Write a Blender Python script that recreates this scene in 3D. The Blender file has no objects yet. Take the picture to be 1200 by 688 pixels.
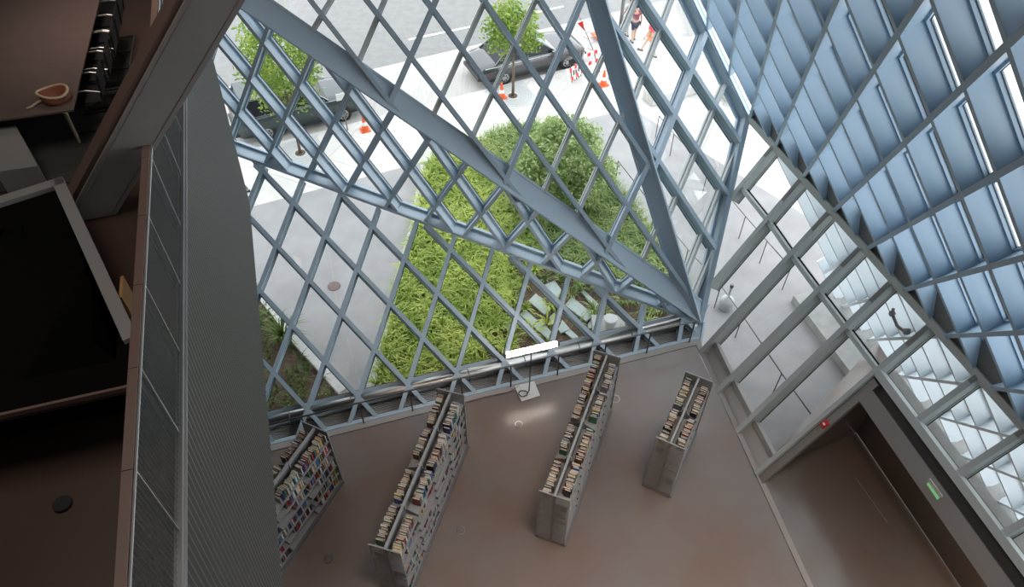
import bpy, bmesh, math, random
from mathutils import Vector as VV, Matrix, Quaternion
random.seed(7)
sc = bpy.context.scene
COL = sc.collection
CAM = VV((0, 0, 15.66)); FPX = 883.2176
RM = ((0.999994, 0.002354, 0.002569), (0.0, -0.737288, 0.675578), (0.003485, -0.675574, -0.737284))
def ray(x, y):
    a = ((x-600)/FPX, (y-343.5)/FPX, 1.0)
    return VV([sum(r[i]*a[i] for i in range(3)) for r in RM])
def at(x, y, z):                       # the point of the horizontal plane z seen at a photo pixel
    d = ray(x, y); return CAM + d*((z-CAM.z)/d.z)
def on_plane(p0, n, x, y):
    d = ray(x, y); return CAM + d*((p0-CAM).dot(n)/d.dot(n))

# ------------------------------------------------------------------ materials
def mat(name, col, rough=.5, metal=0., spec=.5, noise=0., nscale=5., bump=0., bscale=40., emit=None, trans=0., alpha=1., stretch=None):
    m = bpy.data.materials.new(name); m.use_nodes = True
    nt = m.node_tree; b = nt.nodes['Principled BSDF']
    b.inputs['Base Color'].default_value = (*col, 1); b.inputs['Roughness'].default_value = rough
    b.inputs['Metallic'].default_value = metal; b.inputs['Specular IOR Level'].default_value = spec
    b.inputs['Alpha'].default_value = alpha
    if emit: b.inputs['Emission Color'].default_value = (*emit[0], 1); b.inputs['Emission Strength'].default_value = emit[1]
    tc = None
    if noise or bump:
        tc = nt.nodes.new('ShaderNodeTexCoord'); src = tc.outputs['Object']
        if stretch:
            mp = nt.nodes.new('ShaderNodeMapping'); mp.inputs['Scale'].default_value = stretch
            nt.links.new(src, mp.inputs[0]); src = mp.outputs[0]
    if noise:
        n = nt.nodes.new('ShaderNodeTexNoise'); n.inputs['Scale'].default_value = nscale; n.inputs['Detail'].default_value = 6
        r = nt.nodes.new('ShaderNodeValToRGB')
        r.color_ramp.elements[0].position = .3; r.color_ramp.elements[1].position = .7
        r.color_ramp.elements[0].color = (*[c*(1-noise) for c in col], 1); r.color_ramp.elements[1].color = (*[min(1, c*(1+noise)) for c in col], 1)
        nt.links.new(src, n.inputs['Vector']); nt.links.new(n.outputs['Fac'], r.inputs[0]); nt.links.new(r.outputs[0], b.inputs['Base Color'])
    if bump:
        n2 = nt.nodes.new('ShaderNodeTexNoise'); n2.inputs['Scale'].default_value = bscale
        bp = nt.nodes.new('ShaderNodeBump'); bp.inputs['Strength'].default_value = bump
        nt.links.new(src, n2.inputs['Vector']); nt.links.new(n2.outputs['Fac'], bp.inputs['Height']); nt.links.new(bp.outputs[0], b.inputs['Normal'])
    return m
def glass_mat(name, tint, refl=1.0, base=.04):
    m = bpy.data.materials.new(name); m.use_nodes = True; nt = m.node_tree; nt.nodes.clear()
    o = nt.nodes.new('ShaderNodeOutputMaterial'); mx = nt.nodes.new('ShaderNodeMixShader')
    t = nt.nodes.new('ShaderNodeBsdfTransparent'); t.inputs[0].default_value = (*tint, 1)
    g = nt.nodes.new('ShaderNodeBsdfGlossy'); g.inputs['Roughness'].default_value = .02
    f = nt.nodes.new('ShaderNodeFresnel'); f.inputs[0].default_value = 1.45
    mu = nt.nodes.new('ShaderNodeMath'); mu.operation = 'MULTIPLY'; mu.inputs[1].default_value = refl
    nt.links.new(f.outputs[0], mu.inputs[0]); nt.links.new(mu.outputs[0], mx.inputs[0])
    nt.links.new(t.outputs[0], mx.inputs[1]); nt.links.new(g.outputs[0], mx.inputs[2]); nt.links.new(mx.outputs[0], o.inputs[0])
    return m
def leaf_mat(name, ca, cb, nscale=1.2):
    m = bpy.data.materials.new(name); m.use_nodes = True; nt = m.node_tree; b = nt.nodes['Principled BSDF']
    b.inputs['Roughness'].default_value = .6
    tc = nt.nodes.new('ShaderNodeTexCoord'); n = nt.nodes.new('ShaderNodeTexNoise'); n.inputs['Scale'].default_value = nscale; n.inputs['Detail'].default_value = 3
    r = nt.nodes.new('ShaderNodeValToRGB'); r.color_ramp.elements[0].position = .35; r.color_ramp.elements[1].position = .65
    r.color_ramp.elements[0].color = (*ca, 1); r.color_ramp.elements[1].color = (*cb, 1)
    nt.links.new(tc.outputs['Object'], n.inputs['Vector']); nt.links.new(n.outputs['Fac'], r.inputs[0]); nt.links.new(r.outputs[0], b.inputs['Base Color'])
    tr = nt.nodes.new('ShaderNodeBsdfTranslucent'); mx = nt.nodes.new('ShaderNodeMixShader'); mx.inputs[0].default_value = .3
    nt.links.new(r.outputs[0], tr.inputs[0]); o = nt.nodes['Material Output']
    nt.links.new(b.outputs[0], mx.inputs[1]); nt.links.new(tr.outputs[0], mx.inputs[2]); nt.links.new(mx.outputs[0], o.inputs[0])
    return m
def brick_mat(name, col, joint, w, h, angle, rough=.8, noise=.08, mortar=.012):
    m = mat(name, col, rough, noise=noise, nscale=1.5); nt = m.node_tree; b = nt.nodes['Principled BSDF']
    tc = nt.nodes.new('ShaderNodeTexCoord'); mp = nt.nodes.new('ShaderNodeMapping'); mp.inputs['Rotation'].default_value = (0, 0, angle)
    br = nt.nodes.new('ShaderNodeTexBrick'); br.offset = 0; br.inputs['Scale'].default_value = 1
    br.inputs['Brick Width'].default_value = w; br.inputs['Row Height'].default_value = h; br.inputs['Mortar Size'].default_value = mortar
    src = b.inputs['Base Color'].links[0].from_socket
    nt.links.new(tc.outputs['Object'], mp.inputs[0]); nt.links.new(mp.outputs[0], br.inputs['Vector'])
    nt.links.new(src, br.inputs['Color1']); nt.links.new(src, br.inputs['Color2']); br.inputs['Mortar'].default_value = (*joint, 1)
    nt.links.new(br.outputs['Color'], b.inputs['Base Color'])
    return m

M = {}
M['paint'] = mat('pale_blue_steel_paint', (.43, .535, .62), .42)
M['paint_grey'] = mat('grey_steel_paint', (.52, .55, .54), .42)
M['paint_blue'] = mat('sky_blue_steel_paint', (.41, .55, .68), .42)
M['paint_daylit'] = mat('daylit_outer_paint', (.80, .86, .90), .45)  # near-white version of the steel paint, daylight put into the colour
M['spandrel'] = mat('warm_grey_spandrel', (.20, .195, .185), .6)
M['gasket'] = mat('black_gasket', (.02, .025, .03), .5)
M['glass'] = glass_mat('clear_glass', (.97, .99, .985), .3)
M['glass_side'] = glass_mat('wall_glass', (.97, .985, .98), .35)
M['floor'] = mat('polished_brown_concrete', (.235, .187, .163), .24, noise=.18, nscale=.55, spec=.75)
for el, cc in zip([n for n in M['floor'].node_tree.nodes if n.type == 'VALTORGB'][0].color_ramp.elements, ((.225, .158, .125, 1), (.232, .208, .195, 1))): el.color = cc
M['trim'] = mat('pale_floor_strip', (.36, .33, .31), .5)
M['grille'] = mat('dark_slatted_grille', (.50, .49, .48), .5)
M['steel'] = mat('brushed_steel', (.55, .54, .52), .32, metal=1.)
M['darksteel'] = mat('dark_steel', (.18, .17, .17), .4, metal=.8)
M['shelf'] = mat('grey_shelf_metal', (.33, .335, .335), .4)
M['shelf_dark'] = mat('dark_shelf_metal', (.16, .16, .165), .45)
M['ribbed'] = mat('ribbed_grey_metal', (.085, .088, .082), .5, metal=.2)
M['mesh'] = mat('dark_perforated_metal', (.032, .038, .039), .55, metal=.2, alpha=.72)
M['rail'] = mat('steel_edge', (.5, .51, .52), .35, metal=.7)
M['wood_rail'] = mat('brown_rail', (.19, .13, .11), .45)
M['column'] = mat('pale_grey_column', (.36, .345, .335), .55, noise=.05, nscale=2)
M['black'] = mat('matt_black', (.004, .004, .004), .9, spec=.1)
M['blackplastic'] = mat('black_plastic', (.02, .022, .025), .4)
M['rubber'] = mat('rubber', (.015, .015, .015), .7)
M['capgrey'] = mat('pale_cap', (.33, .34, .34), .5)
M['mezz'] = mat('mezzanine_floor', (.08, .05, .037), .5, noise=.15, nscale=.6)
M['carpet'] = mat('dark_carpet', (.06, .06, .055), .9)
M['table'] = mat('brown_table', (.15, .115, .105), .5, noise=.06)
M['chrome'] = mat('chrome', (.5, .52, .52), .38, metal=1.)
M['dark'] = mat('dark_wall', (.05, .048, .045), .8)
M['soffit'] = mat('dark_soffit', (.09, .09, .09), .8)
M['sidewalk'] = brick_mat('sidewalk_concrete', (.62, .60, .57), (.36, .35, .34), 1.55, 1.6, .43)
M['plaza'] = mat('plaza_concrete', (.33, .322, .325), .8, noise=.09, nscale=1.3)
M['parking'] = mat('brushed_parking_concrete', (.42, .405, .385), .85, noise=.10, nscale=2, stretch=(6, .4, 1))
M['asphalt'] = mat('asphalt', (.20, .198, .195), .75, noise=.10, nscale=3)
M['white'] = mat('white_paint', (.85, .85, .84), .6)
M['kerb'] = mat('pale_kerb_concrete', (.60, .59, .57), .8, noise=.1, nscale=6)
M['concrete'] = mat('grey_concrete', (.37, .365, .355), .8, noise=.12, nscale=3)
M['soil'] = mat('brown_soil', (.12, .08, .055), .95, noise=.4, nscale=9, bump=.6)
M['grass_y'] = leaf_mat('yellow_green_grass', (.30, .41, .06), (.58, .66, .17), 1.2)
M['grass_g'] = leaf_mat('green_grass', (.20, .31, .09), (.42, .50, .19), 1.2)
M['grass_d'] = leaf_mat('dark_green_grass', (.07, .14, .035), (.18, .24, .06), 1.1)
M['leaf'] = leaf_mat('shrub_leaf', (.26, .37, .13), (.52, .60, .29), 1.5)
M['leaf_t'] = leaf_mat('tree_leaf', (.17, .30, .04), (.36, .45, .09), 1.5)
M['bark'] = mat('bark', (.16, .12, .085), .9, noise=.2)
M['reflection_pale'] = mat('pale_green_reflection', (.40, .47, .45), .6, noise=.08)  # facade reflections given as a pale green surface colour
M['orange'] = mat('orange_plastic', (.85, .13, .03), .5)
M['red'] = mat('red_plastic', (.65, .03, .03), .5)
M['yellow'] = mat('yellow_plastic', (.80, .55, .03), .5)
M['carpaint'] = mat('black_car_paint', (.05, .05, .058), .14, spec=1.)
M['carpaint2'] = mat('dark_teal_car_paint', (.035, .05, .055), .22, spec=.7)
M['carglass'] = mat('car_glass', (.012, .014, .02), .12, spec=.25)
M['carglass_l'] = mat('windscreen', (.30, .36, .35), .06, spec=.8)
M['skin'] = mat('skin', (.55, .36, .27), .6)
M['jeans'] = mat('blue_jeans', (.17, .27, .42), .8)
M['maroon'] = mat('maroon_cloth', (.25, .07, .10), .8)
M['redcloth'] = mat('red_cloth', (.80, .09, .10), .8)
M['shorts'] = mat('dark_shorts', (.04, .05, .09), .8)
M['orangecloth'] = mat('orange_cloth', (.80, .33, .16), .8)
M['hair'] = mat('dark_hair', (.03, .02, .015), .7)
M['greycloth'] = mat('grey_cloth', (.45, .46, .48), .8)
M['manhole'] = mat('rusty_iron', (.17, .12, .11), .7, noise=.2, nscale=20)
M['ash'] = mat('pale_grey_metal', (.50, .51, .51), .45)
M['lampon'] = mat('lit_tube', (1, .9, .85), .4, emit=((1., .86, .76), 14.))
M['exit'] = mat('lit_exit_sign', (.1, .5, .2), .4, emit=((.35, .75, .35), .12))
M['whiteplastic'] = mat('white_plastic', (.75, .75, .73), .4)
M['bag'] = mat('brown_leather', (.24, .08, .045), .6, noise=.2, nscale=15)
M['cream'] = mat('cream_cloth', (.55, .47, .32), .8)
M['tan'] = mat('tan_board', (.45, .25, .10), .6)
M['portal'] = mat('warm_grey_frame', (.27, .25, .235), .45)
M['pages'] = mat('book_pages', (.60, .53, .43), .8, noise=.12, nscale=60)
acr = mat('smoky_acrylic', (.42, .39, .37), .2, spec=.6, alpha=.5); M['acrylic'] = acr
COVERS = {'black': (.02, .02, .025), 'navy': (.03, .05, .14), 'red': (.33, .03, .035), 'white': (.62, .61, .58), 'grey': (.25, .25, .26), 'brown': (.17, .09, .05), 'green': (.05, .17, .09), 'teal': (.05, .24, .25), 'yellow': (.65, .5, .04), 'maroon': (.16, .03, .05), 'cream': (.56, .48, .35), 'blue': (.08, .17, .40), 'orange': (.6, .2, .04)}
for k, v in COVERS.items(): M['cover_'+k] = mat('cover_'+k, v, .5)

# ------------------------------------------------------------------ mesh builder
class MB:
    def __init__(s): s.v = []; s.f = []; s.m = []; s.mats = []
    def mi(s, m):
        if m not in s.mats: s.mats.append(m)
        return s.mats.index(m)
    def add(s, vs, fs, m):
        o = len(s.v); k = s.mi(m); s.v += [tuple(x) for x in vs]
        for f in fs: s.f.append([o+i for i in f]); s.m.append(k)
        return s
    def obox(s, c, ax, ay, az, m):                 # box from centre and three half vectors
        c = VV(c); vs = [c+ax*i+ay*j+az*k for k in (-1, 1) for j in (-1, 1) for i in (-1, 1)]
        return s.add(vs, [(0, 2, 3, 1), (4, 5, 7, 6), (0, 1, 5, 4), (2, 6, 7, 3), (0, 4, 6, 2), (1, 3, 7, 5)], m)
    def box(s, x0, x1, y0, y1, z0, z1, m):
        return s.obox(((x0+x1)/2, (y0+y1)/2, (z0+z1)/2), VV(((x1-x0)/2, 0, 0)), VV((0, (y1-y0)/2, 0)), VV((0, 0, (z1-z0)/2)), m)
    def bar(s, p, q, n, w, d0, d1, m, off=0.):     # bar along pq; n points to the room; runs from depth d0 to d1 behind the plane
        p = VV(p); q = VV(q); n = VV(n); d = (q-p).normalized(); sd = n.cross(d).normalized(); n = d.cross(sd)
        c = (p+q)/2 - n*((d0+d1)/2) + sd*off
        return s.obox(c, (q-p)/2, sd*(w/2), -n*((d1-d0)/2), m)
    def tube(s, pts, r, m, n=8, closed=False):
        pts = [VV(p) for p in pts]; rings = []; L = len(pts)
        for i, p in enumerate(pts):
            a = pts[i-1] if i or closed else p; b = pts[(i+1) % L] if i < L-1 or closed else p
            t = (b-a).normalized(); u = t.orthogonal().normalized() if i == 0 else (u-t*u.dot(t)).normalized(); w = t.cross(u)
            rr = r[i] if isinstance(r, (list, tuple)) else r
            rings.append([p+(u*math.cos(2*math.pi*k/n)+w*math.sin(2*math.pi*k/n))*rr for k in range(n)])
        vs = [v for R in rings for v in R]; fs = []
        for i in range(L if closed else L-1):
            j = (i+1) % L
            for k in range(n): fs.append((i*n+k, i*n+(k+1) % n, j*n+(k+1) % n, j*n+k))
        if not closed: fs += [tuple(range(n))[::-1], tuple((L-1)*n+k for k in range(n))]
        return s.add(vs, fs, m)
    def lathe(s, c, prof, m, n=20):
        c = VV(c); vs = []; fs = []
        for r, z in prof:
            for k in range(n): a = 2*math.pi*k/n; vs.append((c.x+r*math.cos(a), c.y+r*math.sin(a), c.z+z))
        for i in range(len(prof)-1):
            for k in range(n): fs.append((i*n+k, i*n+(k+1) % n, (i+1)*n+(k+1) % n, (i+1)*n+k))
        fs += [tuple(range(n))[::-1], tuple((len(prof)-1)*n+k for k in range(n))]
        return s.add(vs, fs, m)
    def prism(s, poly, vec, m):                    # polygon swept by a vector
        n = len(poly); vec = VV(vec); vs = [VV(p) for p in poly]+[VV(p)+vec for p in poly]
        return s.add(vs, [tuple(range(n)), tuple(range(2*n-1, n-1, -1))]+[(i, n+i, n+(i+1) % n, (i+1) % n) for i in range(n)], m)
    def face(s, poly, m): return s.add(poly, [tuple(range(len(poly)))], m)
    def build(s, name, parent=None, smooth=False, origin=None, fix=True, bevel=0):
        me = bpy.data.meshes.new(name); o0 = VV(origin) if origin is not None else None
        vs = [VV(v)-o0 for v in s.v] if o0 is not None else s.v
        me.from_pydata(vs, [], s.f)
        for m in s.mats: me.materials.append(M[m] if isinstance(m, str) else m)
        me.polygons.foreach_set('material_index', s.m)
        if smooth: me.polygons.foreach_set('use_smooth', [True]*len(me.polygons))
        me.update()
        if fix:
            bm = bmesh.new(); bm.from_mesh(me); bmesh.ops.recalc_face_normals(bm, faces=bm.faces); bm.to_mesh(me); bm.free()
        o = bpy.data.objects.new(name, me); COL.objects.link(o)
        if o0 is not None: o.location = o0
        if bevel:
            b = o.modifiers.new('bevel', 'BEVEL'); b.width = bevel; b.segments = 2; b.limit_method = 'ANGLE'
        if parent:
            o.parent = parent
            if o0 is None: o.matrix_parent_inverse = parent_matrix(parent).inverted()
        return o
def parent_matrix(o):
    m = Matrix.LocRotScale(o.location, o.rotation_euler, o.scale)
    if o.parent: m = parent_matrix(o.parent) @ o.matrix_parent_inverse @ m
    return m
def tag(o, label=None, cat=None, group=None, kind=None):
    if label: o['label'] = label
    if cat: o['category'] = cat
    if group: o['group'] = group
    if kind: o['kind'] = kind
    return o
def empty(name, loc, rz=0., **k):
    o = bpy.data.objects.new(name, None); COL.objects.link(o); o.location = VV(loc); o.rotation_euler = (0, 0, rz)
    o.empty_display_size = .2
    return tag(o, **k)
def struct(mb, name, label=None, cat=None, parent=None, **k):
    o = mb.build(name, parent, **k)
    return tag(o, label, cat, kind='structure')
def copy_tree(o, parent=None):
    c = o.copy(); COL.objects.link(c)
    if parent: c.parent = parent
    for ch in [x for x in bpy.data.objects if x.parent == o]: copy_tree(ch, c)
    return c
SKY, FILL1, FILL2, FILL3, FILL4, EXPO = 1.0, 70, 60, 6, 5, 1.8
# ------------------------------------------------------------------ steel lattice of the leaning glass walls (metres)
LINES = {
 1: [('d',-6,(-9.322,9.921,0.791),(-7.962,8.738,-0.000)),
     ('d',-5,(-9.742,11.669,1.720),(-6.777,9.099,0.000)),
     ('d',-4,(-10.161,13.407,2.643),(-5.590,9.462,0.000)),
     ('d',-3,(-10.576,15.135,3.561),(-4.401,9.825,0.000)),
     ('d',-2,(-10.989,16.852,4.473),(-3.209,10.189,0.000)),
     ('d',-1,(-9.000,16.512,4.004),(-2.015,10.554,0.000)),
     ('d',0,(-6.772,15.976,3.403),(-0.819,10.919,0.000)),
     ('d',1,(-4.526,15.437,2.796),(0.380,11.285,-0.000)),
     ('d',2,(-2.265,14.894,2.186),(1.582,11.652,0.000)),
     ('d',3,(0.014,14.346,1.570),(2.786,12.020,0.000)),
     ('d',4,(2.309,13.795,0.951),(3.992,12.388,0.000)),
     ('d',5,(4.621,13.240,0.326),(5.079,12.859,0.069)),
     ('k',-4,(-10.741,15.818,3.924),(-10.431,16.855,4.391)),
     ('k',-3,(-10.269,13.858,2.883),(-9.447,16.619,4.125)),
     ('k',-2,(-9.794,11.884,1.834),(-8.460,16.382,3.858)),
     ('k',-1,(-9.316,9.896,0.778),(-7.470,16.144,3.591)),
     ('k',0,(-8.648,8.528,0.000),(-6.476,15.905,3.323)),
     ('k',1,(-7.467,8.889,0.000),(-5.479,15.666,3.054)),
     ('k',2,(-6.284,9.250,0.000),(-4.479,15.426,2.784)),
     ('k',3,(-5.098,9.612,0.000),(-3.476,15.185,2.513)),
     ('k',4,(-3.910,9.975,-0.000),(-2.470,14.943,2.241)),
     ('k',5,(-2.719,10.339,0.000),(-1.460,14.700,1.968)),
     ('k',6,(-1.527,10.703,-0.000),(-0.447,14.457,1.695)),
     ('k',7,(-0.331,11.068,0.000),(0.570,14.213,1.420)),
     ('k',8,(0.866,11.434,0.000),(1.589,13.968,1.145)),
     ('k',9,(2.066,11.800,-0.000),(2.613,13.722,0.869)),
     ('k',10,(3.269,12.167,0.000),(3.639,13.476,0.591)),
     ('k',11,(4.474,12.535,0.000),(4.669,13.228,0.313))],
 2: [('d',-5,(-10.768,16.951,5.158),(-10.271,16.817,4.347)),
     ('d',-4,(-10.268,16.859,6.343),(-8.807,16.465,3.952)),
     ('d',-3,(-9.766,16.767,7.533),(-7.346,16.114,3.558)),
     ('d',-2,(-9.262,16.674,8.728),(-5.889,15.764,3.164)),
     ('d',-1,(-8.374,16.478,9.296),(-4.436,15.415,2.772)),
     ('d',0,(-6.304,15.963,7.900),(-2.986,15.067,2.380)),
     ('d',1,(-4.247,15.451,6.513),(-1.541,14.720,1.990)),
     ('d',2,(-2.205,14.943,5.135),(-0.098,14.373,1.601)),
     ('d',3,(-0.175,14.438,3.766),(1.340,14.028,1.212)),
     ('d',4,(1.840,13.936,2.407),(2.775,13.683,0.825)),
     ('d',5,(3.843,13.438,1.056),(4.207,13.339,0.438)),
     ('k',-3,(-10.672,16.913,4.456),(-8.061,16.400,9.084)),
     ('k',-2,(-9.616,16.660,4.171),(-7.173,16.179,8.485)),
     ('k',-1,(-8.562,16.406,3.886),(-6.287,15.959,7.888)),
     ('k',0,(-7.509,16.154,3.602),(-5.404,15.739,7.293)),
     ('k',1,(-6.459,15.901,3.318),(-4.524,15.520,6.699)),
     ('k',2,(-5.410,15.649,3.035),(-3.646,15.301,6.107)),
     ('k',3,(-4.364,15.398,2.752),(-2.770,15.083,5.516)),
     ('k',4,(-3.319,15.147,2.470),(-1.897,14.866,4.928)),
     ('k',5,(-2.276,14.897,2.189),(-1.027,14.650,4.341)),
     ('k',6,(-1.236,14.646,1.908),(-0.159,14.434,3.755)),
     ('k',7,(-0.197,14.397,1.627),(0.707,14.218,3.172)),
     ('k',8,(0.841,14.148,1.347),(1.570,14.003,2.590)),
     ('k',9,(1.876,13.899,1.068),(2.430,13.789,2.009)),
     ('k',10,(2.909,13.651,0.789),(3.288,13.576,1.430)),
     ('k',11,(3.941,13.403,0.510),(4.144,13.363,0.853))],
 3: [('d',0,(-2.550,15.029,5.368),(-6.147,17.198,9.694)),
     ('d',1,(0.332,14.311,3.424),(-5.066,17.433,9.716)),
     ('d',2,(-3.809,17.706,9.743),(3.020,13.643,1.612)),
     ('d',3,(-2.562,17.978,9.769),(4.902,13.439,0.737)),
     ('d',4,(-1.292,18.254,9.796),(3.737,15.092,3.556)),
     ('p',-3,(-0.272,18.476,9.817),(-2.865,15.107,5.580)),
     ('p',0,(-0.175,14.438,3.766),(2.001,17.555,7.755)),
     ('p',3,(2.430,13.789,2.009),(3.562,15.341,3.980)),
     ('s',-2,(-2.015,14.896,5.007),(0.924,18.736,9.842)),
     ('s',-1,(-1.135,14.677,4.414),(1.551,18.192,8.842)),
     ('s',1,(0.688,14.223,3.184),(2.515,16.825,6.510)),
     ('s',2,(1.539,14.011,2.610),(3.031,16.093,5.262)),
     ('s',4,(4.050,14.647,2.798),(3.330,13.565,1.402)),
     ('s',-4,(-1.547,18.198,9.790),(-3.702,15.315,6.145)),
     ('s',-5,(-2.244,18.047,9.776),(-4.741,15.574,6.846))],
 4: [('d',4,(3.407,15.559,4.352),(5.600,14.619,1.463)),
     ('d',5,(5.954,15.744,2.417),(2.365,17.038,6.874)),
     ('d',6,(1.375,18.442,9.268),(6.299,16.843,3.349)),
     ('p',3,(5.100,18.202,5.868),(3.656,15.207,3.752)),
     ('s',2,(3.115,15.974,5.060),(4.358,18.643,6.983)),
     ('s',4,(5.880,17.738,4.697),(4.154,14.500,2.546)),
     ('s',5,(6.248,16.680,3.210),(4.718,13.701,1.183)),
     ('s',6,(5.556,14.477,1.342),(4.963,13.353,0.590)),
     ('s',1,(3.823,18.962,7.787),(2.633,16.657,6.225))],
 5: [('d',-6,(9.108,15.817,-0.154),(9.891,15.293,-1.300)),
     ('d',-5,(-0.041,20.927,13.781),(10.272,14.042,-1.300)),
     ('d',-4,(0.341,19.671,13.781),(10.652,12.791,-1.300)),
     ('d',-3,(0.722,18.416,13.781),(11.032,11.542,-1.300)),
     ('d',-2,(1.103,17.162,13.781),(11.412,10.293,-1.300)),
     ('d',-1,(1.484,15.909,13.781),(11.791,9.045,-1.300)),
     ('d',0,(1.865,14.657,13.781),(12.170,7.799,-1.300)),
     ('d',1,(2.245,13.405,13.781),(12.549,6.553,-1.300)),
     ('d',2,(2.626,12.155,13.781),(12.927,5.308,-1.300)),
     ('d',3,(3.005,10.906,13.781),(13.305,4.065,-1.300)),
     ('d',4,(3.385,9.658,13.781),(13.683,2.822,-1.300)),
     ('d',5,(3.764,8.411,13.781),(14.060,1.580,-1.300)),
     ('d',6,(4.143,7.164,13.781),(14.438,0.340,-1.300)),
     ('d',7,(4.521,5.919,13.781),(14.815,-0.900,-1.300)),
     ('k',-9,(0.072,21.194,13.424),(-0.036,20.911,13.781)),
     ('k',-8,(0.789,20.768,12.347),(0.353,19.631,13.781)),
     ('k',-7,(1.505,20.341,11.271),(0.742,18.352,13.781)),
     ('k',-6,(2.221,19.915,10.195),(1.130,17.073,13.781)),
     ('k',-5,(2.936,19.490,9.120),(1.519,15.796,13.781)),
     ('k',-4,(3.651,19.064,8.046),(1.907,14.520,13.781)),
     ('k',-3,(4.365,18.639,6.972),(2.294,13.244,13.781)),
     ('k',-2,(5.079,18.214,5.899),(2.682,11.970,13.781)),
     ('k',-1,(5.793,17.789,4.827),(3.069,10.697,13.781)),
     ('k',0,(6.506,17.365,3.755),(3.456,9.425,13.781)),
     ('k',1,(7.219,16.941,2.684),(3.842,8.153,13.781)),
     ('k',2,(7.932,16.517,1.613),(4.228,6.883,13.781)),
     ('k',3,(8.644,16.093,0.543),(4.614,5.614,13.781)),
     ('k',4,(9.355,15.670,-0.526),(5.185,4.829,13.171)),
     ('k',5,(9.977,15.013,-1.300),(5.896,4.406,12.104)),
     ('k',6,(10.362,13.745,-1.300),(6.605,3.984,11.037)),
     ('k',7,(10.747,12.478,-1.300),(7.315,3.562,9.971)),
     ('k',8,(11.132,11.212,-1.300),(8.024,3.140,8.906)),
     ('k',9,(11.517,9.947,-1.300),(8.732,2.718,7.841)),
     ('k',10,(11.901,8.683,-1.300),(9.440,2.297,6.777)),
     ('k',11,(12.285,7.420,-1.300),(10.148,1.875,5.713)),
     ('k',12,(12.669,6.158,-1.300),(10.855,1.455,4.650)),
     ('k',13,(13.052,4.897,-1.300),(11.562,1.034,3.588))],
}
POLY = {1: [(-8.964,8.432,0.000),(5.050,12.711,0.000),(5.129,13.118,0.189),(-11.025,16.998,4.551)],
 2: [(5.129,13.118,0.189),(-11.025,16.998,4.551),(-8.879,16.604,9.636)],
 3: [(5.129,13.118,0.189),(-8.879,16.604,9.636),(1.135,18.782,9.847)],
 4: [(5.129,13.118,0.189),(1.135,18.782,9.847),(3.255,19.300,8.641),(6.470,17.387,3.810)],
 5: [(-0.165,21.335,13.781),(9.870,15.363,-1.300),(14.815,-0.902,-1.300),(4.780,5.070,13.781)]}
NRM = {1: (0.1342,-0.4395,0.8881), 2: (-0.2282,-0.9734,0.0208), 3: (0.1666,-0.8189,0.5492), 4: (0.4901,-0.6482,0.5828), 5: (-0.8483,-0.2579,-0.4624)}
VTX = VV((5.129,13.118,0.189))
QPT = VV((6.470,17.387,3.810))
H5 = VV((0.291,-0.957,-0.000))
SA = VV((-8.964,8.432,0.000))
SB = VV((5.050,12.711,0.000))
H1 = VV((0.956,0.292,-0.000))
FOLD = [(6.854,16.121,3.810),(7.255,14.802,3.810),(7.623,13.592,3.810),(7.995,12.369,3.810),(8.322,11.293,3.810),(8.699,10.054,3.810),(9.103,8.726,3.810)]
FOOT = [(4.968,12.220,0.000),(5.193,10.998,0.000),(5.453,9.825,0.000),(5.702,8.703,0.000)]
# ------------------------------------------------------------------ the glass walls
GROUND = -1.5
def window(n, name, label, fw, depth, lines, extra=(), glass=True, gm='glass', cap=1.0, edges=(), pm='paint'):
    nn = VV(NRM[n]); poly = [VV(p) for p in POLY[n]]
    root = empty(name, sum(poly, VV())/len(poly), label=label, cat='window', kind='structure')
    for a, i, p, q in lines:
        mb = MB()
        if a == 's': mb.bar(p, q, nn, .085, .15, depth, 'paint_grey').bar(p, q, nn, .13, depth-.04, depth+.03, 'paint_grey')
        else:
            w = fw*(1.2 if a == 'p' else 1)
            mb.bar(p, q, nn, w, 0, .022, pm).bar(p, q, nn, w*.55, .022, depth-.06, pm).bar(p, q, nn, w*cap, depth-.06, depth, pm)
            mb.bar(p, q, nn, w*cap+.02, depth, depth+.012, 'gasket').bar(p, q, nn, w*1.0, depth+.012, depth+.05, pm)
        mb.build('mullion', root)
    for f in extra: f(root)
    for i in edges:
        a_, b_ = poly[i], poly[(i+1) % len(poly)]; cen = sum(poly, VV())/len(poly); d_ = (b_-a_).normalized(); sd = nn.cross(d_); sg = 1 if sd.dot(cen-a_) > 0 else -1
        MB().bar(a_, b_, nn, .05, 0, depth-.02, 'paint', off=sg*.025).bar(a_, b_, nn, .12, depth-.05, depth+.03, 'paint', off=sg*.06).build('edge_frame', root)
    if glass:
        g = MB().face([p-nn*(depth+.02) for p in poly], gm).build('glass', root); g['label'] = 'clear glass skin'
    return root
def fold(mb, p, q, na, nb, w, d, m='paint', flange=.15, t=.05, wa=1., wb=1.):
    n = (VV(na)*wa+VV(nb)*wb).normalized()
    mb.bar(p, q, n, flange, -.03, .02, m).bar(p, q, n, t, .02, d, m).bar(p, q, n, flange*.9, d-.03, d+.03, m)
    return mb
F1E = VV(POLY[1][3]); F2E = VV(POLY[2][2]); F3E = VV(POLY[3][2]); F4E = VV(POLY[4][2])
n1, n2, n3, n4, n5 = [VV(NRM[i]) for i in (1, 2, 3, 4, 5)]
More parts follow.
